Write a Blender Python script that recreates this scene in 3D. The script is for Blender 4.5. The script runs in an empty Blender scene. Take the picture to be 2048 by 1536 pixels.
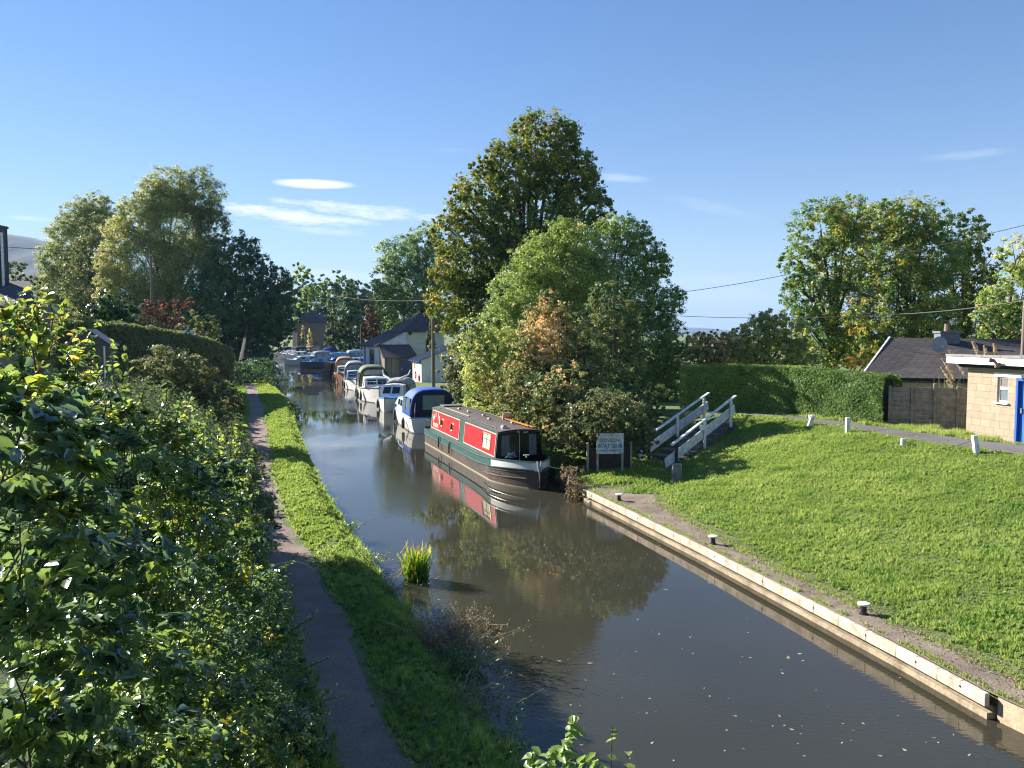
import bpy, bmesh, math, random
import numpy as np
from mathutils import Vector, Matrix
R = math.radians
rng = np.random.default_rng(7)
random.seed(7)
sc = bpy.context.scene
col = sc.collection

# ---------------------------------------------------------------- camera
F = 1600.0; CX = 1024.0; CY = 768.0; HZ = 667.0; H = 5.0
PITCH = math.atan((CY - HZ) / F)
cam = bpy.data.cameras.new("camera")
cam.sensor_width = 36; cam.lens = 36 * F / 2048
cam.clip_start = 0.05; cam.clip_end = 30000
co = bpy.data.objects.new("camera", cam); col.objects.link(co)
co.location = (0, 0, H); co.rotation_euler = (math.pi / 2 - PITCH, 0, 0)
sc.camera = co
def ray(px, py):
    u = (px - CX) / F; w = (CY - py) / F
    return np.array([u, math.cos(PITCH) + w * math.sin(PITCH), -math.sin(PITCH) + w * math.cos(PITCH)])
def W(px, py, Y):
    d = ray(px, py); t = Y / d[1]; return np.array([d[0] * t, Y, H + d[2] * t])
def G(px, py, z=0.0):
    d = ray(px, py); t = (z - H) / d[2]; return np.array([d[0] * t, d[1] * t, z])

# ---------------------------------------------------------------- light
SUN_AZ = -58.0; SUN_EL = 26.0      # azimuth from +Y, negative towards -X
EXPOSURE = 1.52; SKY = 0.05; SUN = 5.0
sc.view_settings.view_transform = 'Standard'; sc.view_settings.look = 'None'
sc.view_settings.exposure = EXPOSURE; sc.view_settings.gamma = 1
sc.cycles.max_bounces = 8; sc.cycles.transparent_max_bounces = 8
sc.cycles.diffuse_bounces = 5; sc.cycles.glossy_bounces = 4; sc.cycles.transmission_bounces = 4
sc.cycles.volume_bounces = 0
sc.cycles.use_denoising = True; sc.cycles.filter_width = 1.15
sc.cycles.caustics_reflective = False; sc.cycles.caustics_refractive = False
sd = Vector((math.sin(R(SUN_AZ)) * math.cos(R(SUN_EL)), math.cos(R(SUN_AZ)) * math.cos(R(SUN_EL)), math.sin(R(SUN_EL))))
sl = bpy.data.lights.new("sun", 'SUN'); sl.energy = SUN; sl.angle = R(0.55); sl.color = (1.0, 0.93, 0.82)
so = bpy.data.objects.new("sun", sl); col.objects.link(so); so.location = (-60, 60, 60)
so.rotation_euler = (-sd).to_track_quat('-Z', 'Y').to_euler()
world = bpy.data.worlds.new("World"); sc.world = world; world.use_nodes = True
nt = world.node_tree; nt.nodes.clear()
class NT:
    def __init__(s, nt): s.nt = nt
    def n(s, t, **kw):
        nd = s.nt.nodes.new(t)
        for k, v in kw.items(): setattr(nd, k, v)
        return nd
    def l(s, a, b): s.nt.links.new(a, b)
    def m(s, op, a, b=None, c=None, clamp=False):
        nd = s.nt.nodes.new('ShaderNodeMath'); nd.operation = op; nd.use_clamp = clamp
        for i, x in enumerate((a, b, c)):
            if x is None: continue
            if isinstance(x, (int, float)): nd.inputs[i].default_value = x
            else: s.nt.links.new(x, nd.inputs[i])
        return nd.outputs[0]
    def mix(s, fac, a, b, typ='MIX'):
        nd = s.nt.nodes.new('ShaderNodeMix'); nd.data_type = 'RGBA'; nd.blend_type = typ
        for i, x in ((0, fac), (6, a), (7, b)):
            if isinstance(x, (int, float)): nd.inputs[i].default_value = x
            elif isinstance(x, tuple): nd.inputs[i].default_value = (*x[:3], 1)
            else: s.nt.links.new(x, nd.inputs[i])
        return nd.outputs[2]
    def noise(s, vec, scale, detail=3, rough=.5, dist=0):
        nd = s.nt.nodes.new('ShaderNodeTexNoise'); nd.inputs['Scale'].default_value = scale
        nd.inputs['Detail'].default_value = detail; nd.inputs['Roughness'].default_value = rough
        nd.inputs['Distortion'].default_value = dist
        if vec is not None: s.nt.links.new(vec, nd.inputs['Vector'])
        return nd.outputs[0]
    def ramp(s, fac, stops, interp='LINEAR'):
        nd = s.nt.nodes.new('ShaderNodeValToRGB'); cr = nd.color_ramp; cr.interpolation = interp
        while len(cr.elements) < len(stops): cr.elements.new(0.5)
        for e, (p, c) in zip(cr.elements, stops):
            e.position = p; e.color = (*c, 1) if isinstance(c, tuple) else (c, c, c, 1)
        s.nt.links.new(fac, nd.inputs[0]); return nd.outputs[0]
    def mapping(s, vec, scale=(1, 1, 1), rot=(0, 0, 0)):
        nd = s.nt.nodes.new('ShaderNodeMapping'); nd.inputs['Scale'].default_value = scale; nd.inputs['Rotation'].default_value = rot
        s.nt.links.new(vec, nd.inputs[0]); return nd.outputs[0]
w = NT(nt)
skyt = w.n('ShaderNodeTexSky', sky_type='NISHITA', sun_disc=False)
skyt.sun_elevation = R(SUN_EL); skyt.sun_rotation = R(SUN_AZ); skyt.altitude = 100
skyt.air_density = 1.0; skyt.dust_density = 0.02; skyt.ozone_density = 3.2
tc = w.n('ShaderNodeTexCoord'); sep = w.n('ShaderNodeSeparateXYZ'); w.l(tc.outputs['Generated'], sep.inputs[0])
az = w.m('MULTIPLY', w.m('ARCTAN2', sep.outputs[0], sep.outputs[1]), 57.2958)
el = w.m('MULTIPLY', w.m('ARCSINE', sep.outputs[2]), 57.2958)
comb = w.n('ShaderNodeCombineXYZ'); w.l(az, comb.inputs[0]); w.l(el, comb.inputs[1])
cn = w.noise(w.mapping(comb.outputs[0], (0.45, 2.2, 1)), 1.0, 5, .6)
cn2 = w.noise(w.mapping(comb.outputs[0], (1.3, 7, 1), (0, 0, .06)), 1.0, 6, .72, .4)
def cloud(px, py, wpx, hpx, tilt, dens, rag=1.0, soft=1.0):
    d = ray(px, py); a0 = math.degrees(math.atan2(d[0], d[1])); e0 = math.degrees(math.atan2(d[2], math.hypot(d[0], d[1])))
    k = 57.3 / F
    da = w.m('SUBTRACT', az, a0); de = w.m('SUBTRACT', el, e0)
    t = math.radians(tilt)
    uu = w.m('ADD', w.m('MULTIPLY', da, math.cos(t) / (wpx * k)), w.m('MULTIPLY', de, math.sin(t) / (wpx * k)))
    vv = w.m('ADD', w.m('MULTIPLY', da, -math.sin(t) / (hpx * k)), w.m('MULTIPLY', de, math.cos(t) / (hpx * k)))
    q = w.m('ADD', w.m('MULTIPLY', uu, uu), w.m('MULTIPLY', vv, vv))
    nz = w.m('MULTIPLY', w.m('SUBTRACT', w.m('ADD', cn, cn2), 1.0), 2.6 * rag)
    return w.m('MULTIPLY', w.m('MULTIPLY', w.m('SUBTRACT', w.m('ADD', 1.0, nz), q), 1.0 / soft, clamp=True), dens)
cl = None
for a in [(627, 368, 82, 10, 0, .95, .15, .7), (575, 432, 135, 15, -6, .9, .9, 1.0), (715, 421, 165, 15, -4, .75, 1.1, 1.3), (640, 462, 95, 8, -3, .4, .8, 1.2),
          (565, 401, 26, 5, -4, .5, .5, 1), (690, 441, 80, 8, -5, .6, .8, 1), (1240, 356, 62, 9, -5, .38, .6, 1.3), (1930, 311, 85, 9, 0, .22, .6, 1.5), (1420, 413, 95, 13, -14, .16, .7, 1.6),
          (1450, 600, 130, 32, 0, .5, .4, 1.6), (1420, 560, 120, 12, 0, .25, .5, 1.6), (62, 437, 40, 5, 0, .4, .6, 1.0), (680, 552, 110, 14, -2, .55, .5, 1.2), (900, 300, 60, 6, 0, .1, .6, 1.5)]:
    o = cloud(*a); cl = o if cl is None else w.m('MAXIMUM', cl, o)
bg = w.n('ShaderNodeBackground'); bg.inputs[1].default_value = SKY
hsv = w.n('ShaderNodeHueSaturation'); hsv.inputs['Saturation'].default_value = 1.30; hsv.inputs['Hue'].default_value = .512; gm = w.n('ShaderNodeGamma'); gm.inputs[1].default_value = .78; w.l(skyt.outputs[0], gm.inputs[0]); w.l(gm.outputs[0], hsv.inputs['Color']); hsv.inputs['Value'].default_value = 1.54
hzn = w.m('MULTIPLY', w.m('POWER', 2.718, w.m('DIVIDE', w.m('MAXIMUM', el, 0.0), -5.0)), .62)
w.l(w.mix(cl, w.mix(hzn, hsv.outputs[0], (5.3, 6.2, 7.1)), (8.6, 8.9, 9.4)), bg.inputs[0])
wo = w.n('ShaderNodeOutputWorld'); w.l(bg.outputs[0], wo.inputs[0])

# ---------------------------------------------------------------- tagging and mesh helpers
def tag(o, label=None, cat=None, group=None, kind=None):
    if label: o['label'] = label
    if cat: o['category'] = cat
    if group: o['group'] = group
    if kind: o['kind'] = kind
    return o
def empty(name, loc, rz=0, label=None, cat=None, group=None):
    o = bpy.data.objects.new(name, None); col.objects.link(o); o.location = tuple(float(v) for v in loc); o.rotation_euler = (0, 0, rz)
    o.empty_display_size = 0.2
    return tag(o, label, cat, group)
def copy_tree(o, parent=None):
    c = o.copy(); col.objects.link(c)
    if parent is not None: c.parent = parent
    for ch in list(o.children): copy_tree(ch, c)
    return c
class MB:
    def __init__(s): s.v = []; s.f = []
    def add(s, vs, fs):
        b = len(s.v); s.v += [tuple(map(float, p)) for p in vs]; s.f += [tuple(b + i for i in f) for f in fs]; return s
    def box(s, x0, x1, y0, y1, z0, z1, M=None):
        vs = [Vector((x, y, z)) for z in (z0, z1) for x, y in ((x0, y0), (x1, y0), (x1, y1), (x0, y1))]
        if M is not None: vs = [M @ p for p in vs]
        return s.add(vs, [(3, 2, 1, 0), (4, 5, 6, 7), (0, 1, 5, 4), (1, 2, 6, 5), (2, 3, 7, 6), (3, 0, 4, 7)])
    def bar(s, a, b, wd, ht, up=(0, 0, 1)):
        a = Vector(a); b = Vector(b); d = (b - a); L = d.length; d.normalize()
        up = Vector(up); sx = d.cross(up)
        if sx.length < 1e-4: sx = Vector((1, 0, 0))
        sx.normalize(); uz = sx.cross(d)
        M = Matrix((( sx.x, d.x, uz.x, a.x), (sx.y, d.y, uz.y, a.y), (sx.z, d.z, uz.z, a.z), (0, 0, 0, 1)))
        return s.box(-wd / 2, wd / 2, 0, L, -ht / 2, ht / 2, M)
    def tube(s, pts, rad, n=8, cap=True):
        pts = [Vector(p) for p in pts]
        if not hasattr(rad, '__len__'): rad = [rad] * len(pts)
        b = len(s.v); prev = None
        for i, p in enumerate(pts):
            t = (pts[min(i + 1, len(pts) - 1)] - pts[max(i - 1, 0)]).normalized()
            if prev is None: a = t.orthogonal().normalized()
            else:
                a = prev - t * prev.dot(t)
                a = a.normalized() if a.length > 1e-5 else t.orthogonal().normalized()
            prev = a; c = t.cross(a)
            for k in range(n):
                q = p + (a * math.cos(2 * math.pi * k / n) + c * math.sin(2 * math.pi * k / n)) * rad[i]
                s.v.append(tuple(q))
        for i in range(len(pts) - 1):
            for k in range(n):
                s.f.append((b + i * n + k, b + i * n + (k + 1) % n, b + (i + 1) * n + (k + 1) % n, b + (i + 1) * n + k))
        if cap:
            s.f.append(tuple(b + k for k in reversed(range(n)))); s.f.append(tuple(b + (len(pts) - 1) * n + k for k in range(n)))
        return s
    def lathe(s, prof, c=(0, 0, 0), n=16, axis='z'):
        b = len(s.v)
        for r_, z in prof:
            for k in range(n):
                a = 2 * math.pi * k / n; p = (r_ * math.cos(a), r_ * math.sin(a), z)
                if axis == 'x': p = (p[2], p[0], p[1])
                if axis == 'y': p = (p[0], p[2], p[1])
                s.v.append((c[0] + p[0], c[1] + p[1], c[2] + p[2]))
        for i in range(len(prof) - 1):
            for k in range(n): s.f.append((b + i * n + k, b + i * n + (k + 1) % n, b + (i + 1) * n + (k + 1) % n, b + (i + 1) * n + k))
        s.f.append(tuple(b + k for k in reversed(range(n)))); s.f.append(tuple(b + (len(prof) - 1) * n + k for k in range(n)))
        return s
    def grid(s, rows):
        b = len(s.v); m = len(rows[0])
        for r_ in rows: s.v += [tuple(map(float, p)) for p in r_]
        for i in range(len(rows) - 1):
            for j in range(m - 1): s.f.append((b + i * m + j, b + i * m + j + 1, b + (i + 1) * m + j + 1, b + (i + 1) * m + j))
        return s
    def prism(s, poly, d):
        n = len(poly); d = Vector(d); vs = [Vector(p) for p in poly]; vs += [p + d for p in vs]
        return s.add(vs, [tuple(reversed(range(n))), tuple(range(n, 2 * n))] + [(i, (i + 1) % n, n + (i + 1) % n, n + i) for i in range(n)])
    def build(s, name, m, parent=None, smooth=False, bevel=0, solid=0):
        me = bpy.data.meshes.new(name); me.from_pydata(s.v, [], s.f); me.materials.append(m); me.update()
        bm = bmesh.new(); bm.from_mesh(me); bmesh.ops.recalc_face_normals(bm, faces=bm.faces); bm.to_mesh(me); bm.free()
        o = bpy.data.objects.new(name, me); col.objects.link(o)
        if parent is not None: o.parent = parent
        if smooth:
            me.polygons.foreach_set('use_smooth', [True] * len(me.polygons))
            me.set_sharp_from_angle(angle=R(40))
        if solid:
            md = o.modifiers.new('solid', 'SOLIDIFY'); md.thickness = solid; md.offset = 0
        if bevel:
            md = o.modifiers.new('bevel', 'BEVEL'); md.width = bevel; md.segments = 2; md.limit_method = 'ANGLE'
        return o
def npmesh(name, V, Fc, m, parent=None, attr=None, smooth=False):
    me = bpy.data.meshes.new(name); nv = len(V); nf, k = Fc.shape
    me.vertices.add(nv); me.vertices.foreach_set('co', np.asarray(V, dtype=np.float32).ravel())
    me.loops.add(nf * k); me.loops.foreach_set('vertex_index', Fc.astype(np.int32).ravel())
    me.polygons.add(nf); me.polygons.foreach_set('loop_start', np.arange(0, nf * k, k, dtype=np.int32))
    if smooth: me.polygons.foreach_set('use_smooth', np.ones(nf, dtype=bool))
    me.update(calc_edges=True)
    if attr is not None:
        a = me.attributes.new('tint', 'FLOAT', 'POINT'); a.data.foreach_set('value', np.asarray(attr, dtype=np.float32))
    me.materials.append(m)
    o = bpy.data.objects.new(name, me); col.objects.link(o)
    if parent is not None: o.parent = parent
    return o

# ---------------------------------------------------------------- materials
def newmat(name):
    m = bpy.data.materials.new(name); m.use_nodes = True; m.node_tree.nodes.clear()
    s = NT(m.node_tree); out = s.n('ShaderNodeOutputMaterial'); return m, s, out
def paint(name, c, rough=.5, var=.12, scale=3., metal=0, bump=0., spec=.5, c2=None, coord='Object', bscale=None, streak=None):
    """weathered surface: large soft variation and finer speckle round the base colour"""
    m, s, out = newmat(name); p = s.n('ShaderNodeBsdfPrincipled'); t = s.n('ShaderNodeTexCoord').outputs[coord]
    tt = s.mapping(t, streak) if streak else t
    n1 = s.noise(tt, scale, 4, .6); n2 = s.noise(tt, scale * 7, 3, .6)
    k = s.m('ADD', s.m('MULTIPLY', n1, .65), s.m('MULTIPLY', n2, .35))
    lo = tuple(max(0, v * (1 - var * 2.2)) for v in c) if c2 is None else c2
    hi = tuple(min(1, v * (1 + var)) for v in c)
    s.l(s.ramp(k, [(.3, lo), (.62, hi)]), p.inputs['Base Color'])
    p.inputs['Roughness'].default_value = rough; p.inputs['Metallic'].default_value = metal; p.inputs['Specular IOR Level'].default_value = spec
    if bump:
        b = s.n('ShaderNodeBump'); b.inputs['Strength'].default_value = .6; b.inputs['Distance'].default_value = bump
        s.l(s.noise(tt, bscale or scale * 7, 4, .6), b.inputs['Height']); s.l(b.outputs[0], p.inputs['Normal'])
    s.l(p.outputs[0], out.inputs[0]); return m
def leafmat(name, stops, trans=.45, gloss=.12, rough=.4, tb=1.5):
    m, s, out = newmat(name)
    a = s.n('ShaderNodeAttribute', attribute_name='tint')
    c = s.ramp(a.outputs['Fac'], stops)
    d = s.n('ShaderNodeBsdfDiffuse'); s.l(c, d.inputs[0])
    t = s.n('ShaderNodeBsdfTranslucent')
    hs = s.n('ShaderNodeHueSaturation'); hs.inputs['Hue'].default_value = .487; hs.inputs['Value'].default_value = tb; hs.inputs['Saturation'].default_value = 1.1
    s.l(c, hs.inputs['Color']); s.l(hs.outputs[0], t.inputs[0])
    mx = s.n('ShaderNodeMixShader'); mx.inputs[0].default_value = trans; s.l(d.outputs[0], mx.inputs[1]); s.l(t.outputs[0], mx.inputs[2])
    g = s.n('ShaderNodeBsdfGlossy'); g.inputs['Roughness'].default_value = rough; g.inputs[0].default_value = (.8, .85, .9, 1)
    fr = s.n('ShaderNodeFresnel'); fr.inputs[0].default_value = 1.35
    m2 = s.n('ShaderNodeMixShader'); s.l(s.m('MULTIPLY', fr.outputs[0], gloss * (1.0 if 'bramble' in name or 'laurel' in name else .35), clamp=True), m2.inputs[0]); s.l(mx.outputs[0], m2.inputs[1]); s.l(g.outputs[0], m2.inputs[2])
    s.l(m2.outputs[0], out.inputs[0]); return m
def glassmat(name, c, rough=.05):
    m, s, out = newmat(name); p = s.n('ShaderNodeBsdfPrincipled'); p.inputs['Base Color'].default_value = (*c, 1)
    p.inputs['Roughness'].default_value = rough; p.inputs['Specular IOR Level'].default_value = .8
    s.l(p.outputs[0], out.inputs[0]); return m
def brickmat(name, c1, c2, mortar, bw, bh, rough=.85, msize=.01, bump=.01, rot=None, var=1., coord='Object', offset=.5, nz=.35):
    """courses of blocks, tiles or slates laid in the object's own coordinates (u along, v up)"""
    m, s, out = newmat(name); p = s.n('ShaderNodeBsdfPrincipled'); t = s.n('ShaderNodeTexCoord').outputs[coord]
    uv = s.n('ShaderNodeUVMap') if coord == 'UV' else None
    if rot is not None: t = s.mapping(t, (1, 1, 1), rot)
    b = s.n('ShaderNodeTexBrick'); b.offset = offset; s.l(t, b.inputs['Vector']); b.inputs['Scale'].default_value = 1
    b.inputs['Brick Width'].default_value = bw; b.inputs['Row Height'].default_value = bh; b.inputs['Mortar Size'].default_value = msize
    b.inputs['Mortar Smooth'].default_value = .2; b.inputs['Bias'].default_value = 0
    b.inputs['Color1'].default_value = (*c1, 1); b.inputs['Color2'].default_value = (*c2, 1); b.inputs['Mortar'].default_value = (*mortar, 1)
    n = s.noise(t, 5, 5, .65)
    s.l(s.mix(nz, b.outputs[0], s.ramp(n, [(.3, .25), (.7, 1.0)]), 'MULTIPLY'), p.inputs['Base Color'])
    p.inputs['Roughness'].default_value = rough
    bp = s.n('ShaderNodeBump'); bp.inputs['Strength'].default_value = .7; bp.inputs['Distance'].default_value = bump
    s.l(s.m('ADD', s.m('MULTIPLY', b.outputs['Fac'], -1), s.m('MULTIPLY', s.noise(t, 30, 3), .5)), bp.inputs['Height']); s.l(bp.outputs[0], p.inputs['Normal'])
    s.l(p.outputs[0], out.inputs[0]); return m
M = {}
M['white'] = paint('white_paint', (.78, .78, .76), .45, .06)
M['offwhite'] = paint('weathered_white_paint', (.72, .73, .73), .6, .16, 6, c2=(.38, .39, .38))
M['cream'] = paint('cream_gelcoat', (.74, .68, .55), .35, .06)
M['gelcoat'] = paint('white_gelcoat', (.80, .79, .75), .28, .05, 1.5)
M['green'] = paint('dark_green_boat_paint', (.045, .115, .105), .35, .12)
M['red'] = paint('red_boat_paint', (.62, .016, .028), .35, .07, 1.2)
M['hull'] = paint('bitumen_brown_hull', (.085, .062, .05), .45, .3, 2, c2=(.035, .028, .025))
M['scum'] = paint('waterline_scum', (.36, .30, .20), .8, .2, 8)
M['roofbrown'] = paint('brown_deck_paint', (.105, .082, .075), .7, .15, 3)
M['black'] = paint('black_rubber', (.015, .015, .017), .6, .1)
M['steel'] = paint('galvanised_steel', (.45, .46, .46), .4, .15, metal=.6)
M['brass'] = paint('brass', (.62, .45, .12), .3, .1, metal=.8)
M['blue'] = paint('blue_canvas', (.010, .085, .46), .75, .12, 2, bump=.01)
M['navy'] = paint('navy_canvas', (.012, .018, .06), .8, .15, 2)
M['skyblue'] = paint('pale_blue_paint', (.10, .27, .50), .5, .12)
M['brightblue'] = paint('bright_blue_paint', (.03, .22, .62), .45, .08)
M['tan'] = paint('tan_canvas', (.42, .21, .11), .8, .12)
M['grey'] = paint('grey_canvas', (.30, .31, .33), .8, .12)
M['olive'] = paint('olive_canvas', (.15, .17, .09), .85, .15)
M['brownhull'] = paint('varnished_brown_hull', (.22, .10, .05), .4, .2)
M['curtain'] = paint('net_curtain', (.55, .56, .52), .9, .2, 12)
M['glass'] = glassmat('dark_glass', (.012, .016, .02)); M['blackglass'] = glassmat('unlit_black_glass', (.006, .008, .009), .25); M['blackglass'].node_tree.nodes['Principled BSDF'].inputs['Specular IOR Level'].default_value = .2
M['paleglass'] = glassmat('pale_glass', (.16, .20, .22), .08)
M['wood'] = paint('weathered_timber', (.34, .30, .25), .8, .2, 5, bump=.005)
M['pole'] = paint('creosoted_pole', (.20, .15, .115), .85, .2, 6, streak=(1, 1, .1))
M['orangewood'] = paint('orange_painted_wood', (.55, .20, .03), .5, .15)
M['bark'] = paint('bark', (.085, .068, .05), .9, .3, 8, bump=.03)
M['barkgrey'] = paint('grey_bark', (.17, .15, .12), .9, .3, 8, bump=.02)
M['stone'] = brickmat('rubble_stone', (.20, .155, .12), (.29, .24, .19), (.16, .14, .12), .42, .17, msize=.02)
M['bluedoor'] = paint('bright_blue_door_paint', (.02, .10, .42), .45, .08)
M['slatedoor'] = paint('slate_blue_door', (.055, .075, .12), .6, .15)
M['rope'] = paint('rope', (.55, .52, .45), .9, .15, 20)
M['concrete'] = paint('mossy_concrete', (.33, .28, .22), .9, .22, 4, c2=(.12, .11, .08), bump=.01)
M['cream2'] = paint('cream_white_paint', (.78, .77, .70), .4, .05)
M['creamline'] = paint('cream_line_paint', (.80, .73, .58), .5, .05)
M['strake'] = paint('worn_steel_strake', (.30, .25, .22), .3, .2, metal=.5)
M['bluerope'] = paint('blue_grey_rope', (.20, .22, .30), .9, .3, 30)
M['darkdeck'] = paint('dark_deck_paint', (.03, .05, .048), .6, .2)
M['curtain2'] = paint('grey_net_curtain', (.15, .16, .155), .9, .3, 14)
M['handrail'] = paint('rail_paint', (.10, .09, .085), .5, .2)
M['brassvent'] = paint('dull_brass_vent', (.55, .48, .34), .35, .15, metal=.5)
M['hatch'] = paint('grey_hatch', (.16, .17, .16), .5, .15)
M['pinkwhite'] = paint('faded_pink_board', (.72, .58, .50), .6, .1)
M['rope2'] = paint('grey_bow_fender', (.33, .33, .34), .9, .2, 15)
M['wline'] = paint('thin_hull_line', (.16, .16, .17), .5, .1)
M['green_flag'] = paint('green_flag_cloth', (.02, .28, .13), .7, .1)
M['darkhull'] = paint('dark_green_black_hull', (.02, .032, .032), .4, .2)
M['maroon'] = paint('maroon_paint', (.22, .03, .035), .45, .1)
M['skyroof'] = paint('blue_grey_cabin_top', (.33, .46, .55), .5, .12)
M['bluetarp'] = paint('blue_tarpaulin', (.01, .07, .42), .5, .12, 2, bump=.03)
M['pinkhull'] = paint('faded_red_hull', (.30, .12, .10), .5, .2)
M['ltblue'] = paint('light_blue_cover', (.22, .42, .60), .6, .1)
M['slate'] = brickmat('slate_roof', (.065, .067, .075), (.105, .105, .115), (.04, .04, .045), .30, .22, rough=.9, msize=.008, bump=.012)
M['slate2'] = brickmat('brown_slate_roof', (.085, .070, .060), (.13, .105, .09), (.04, .035, .03), .30, .22, rough=.7, msize=.008, bump=.012)
M['whitewash'] = paint('whitewashed_wall', (.70, .70, .72), .85, .12, 1.2, c2=(.42, .43, .46), bump=.01)
M['creamwall'] = paint('cream_render', (.60, .57, .44), .85, .08, 1.2, bump=.006)
M['corrugated'] = paint('corrugated_sheet', (.28, .29, .31), .45, .2, 2, metal=.3)
M['pier'] = brickmat('orange_brick', (.50, .27, .15), (.58, .36, .22), (.45, .40, .32), .22, .075, msize=.008)
M['chim'] = paint('grey_chimney_render', (.16, .17, .18), .9, .15, 3); M['pot'] = paint('clay_pot', (.25, .17, .13), .9, .1); M['dish'] = paint('grey_dish', (.30, .31, .33), .5, .1)
M['blockwall'] = paint('pale_block', (.48, .39, .28), .9, .1)
M['felt'] = paint('grey_felt_edging', (.26, .24, .23), .9, .12, 6); M['frost'] = paint('frosted_glass', (.22, .21, .19), .25, .25, 30); M['lamp'] = paint('bronze_lamp', (.16, .11, .09), .5, .1)
M['bluedoor2'] = paint('bright_blue_boards', (.03, .17, .55), .5, .08)
M['concgrey'] = paint('lichened_concrete', (.26, .225, .19), .95, .2, 5, c2=(.09, .085, .075), bump=.015)
M['shedwood'] = paint('dark_shed_boards', (.10, .09, .085), .85, .25, 5, streak=(6, 6, .6))
M['shedroof'] = paint('grey_felt_roof', (.22, .24, .27), .8, .2, 3)
M['cable'] = paint('grey_cable', (.07, .07, .075), .6, .1)
M['darkpost'] = paint('dark_weathered_post', (.06, .06, .055), .9, .2, 6)
M['darkstone'] = paint('worn_step_stone', (.13, .12, .10), .9, .2, 5)
M['blackiron'] = paint('black_iron', (.02, .02, .022), .45, .15); M['offwhite2'] = paint('white_cap_paint', (.78, .77, .76), .55, .1, 9)
M['peelwhite'] = paint('peeling_white_board', (.66, .69, .70), .8, .08, 5, c2=(.10, .11, .11)); M['faded'] = paint('faded_grey_lettering', (.16, .19, .20), .8, .2, 14); M['signblue'] = paint('blue_lettering', (.05, .10, .30), .8, .2, 14); M['signred'] = paint('faded_purple_lettering', (.28, .20, .30), .8, .2, 14)
M['darkwood'] = paint('dark_brown_boards', (.055, .034, .028), .9, .2, 4)
M['hill'] = paint('wooded_hillside', (.045, .06, .03), .95, .25, .01, c2=(.02, .032, .02))
M['bare'] = paint('bare_twig_bark', (.36, .31, .25), .8, .2, 10)
M['peeling'] = paint('peeling_grey_post', (.22, .22, .21), .9, .2, 5, c2=(.07, .07, .065), bump=.01)
M['duck'] = paint('duck_feathers', (.05, .045, .04), .7, .3, 20)
M['hedgecore'] = paint('shade_dark_core', (.035, .042, .02), .95, .4, 9, bump=.05)  # solid hedge core, shade between the leaves put into its dark colour
M['drystem'] = paint('dry_stems', (.26, .20, .12), .9, .2, 10)
M['greenstem'] = paint('green_stems', (.10, .14, .04), .8, .2, 10)
# ---------------------------------------------------------------- terrain
YL = [-6, 6, 8.4, 8.9, 10.2, 12.4, 14.2, 18.2, 24.6, 34.2, 43.6, 52.2, 74, 91, 118, 150, 180, 215, 260]
XLv = [3.2, .9, .2, .03, -.49, -1.22, -2.03, -3.52, -5.8, -8.9, -11.88, -14.1, -22.2, -28.7, -36.5, -46, -55, -74, -110]
YR = [-6, 8.8, 10.1, 11.7, 14.2, 17.6, 21.2, 23.7, 26, 30, 37, 40, 47, 55.5, 63, 70, 83, 90, 96, 104, 130, 170, 195, 212, 215, 260]
XRv = [8.2, 6.75, 6.21, 5.82, 5.12, 4.15, 3.03, 2.2, 1.7, .6, -1.6, -2.5, -4.4, -5.7, -8.6, -11.4, -14.9, -17.6, -19.5, -16, -10, -14, -30, -60, -74, -110]
PR_Y = [-6, 8.2, 11.3, 13, 15.6, 19.4, 25.7, 34.3, 47.8, 67.8, 90, 120, 300]; PR_X = [3.0, -1.02, -2.1, -2.77, -3.81, -5.45, -7.72, -10.43, -14.82, -21.6, -30.6, -39, -120]
PL_X = [2.2, -1.85, -3.05, -3.7, -4.8, -6.5, -8.75, -11.5, -15.8, -22.7, -32, -41, -122]
TO_Y = [-6, 10.6, 12, 13.8, 16.8, 21.7, 24, 28, 31, 36, 45, 300]; TO_X = [9, 6.94, 6.5, 5.93, 5.09, 4.19, 4.9, 5.3, 5.2, 1.2, -2.3, -110]
CR_Y = [-6, 15, 20.3, 22, 23.6, 26.2, 28.3, 30.3, 31.4, 36, 45, 300]; CR_X = [17, 15, 13.2, 12.55, 11.7, 11.1, 10.6, 9.9, 8.7, 6, 0, -100]
ZR_Y = [-6, 33, 36, 45, 60, 75, 90, 300]; ZR_Z = [1.8, 1.8, 1.6, 1.1, .9, .6, .5, .6]
ip = np.interp
def sm(t): t = np.clip(t, 0, 1); return t * t * (3 - 2 * t)
def vnoise(x, y, s=1.0, seed=0):
    x = np.asarray(x, float) / s + seed * 17.3; y = np.asarray(y, float) / s + seed * 7.1
    return (np.sin(x * 1.3 + np.sin(y * 1.7)) + np.sin(y * 1.9 + np.sin(x * 2.3) * 1.2) + np.sin((x + y) * 2.7 + 1.3) * .5) / 2.5
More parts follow.
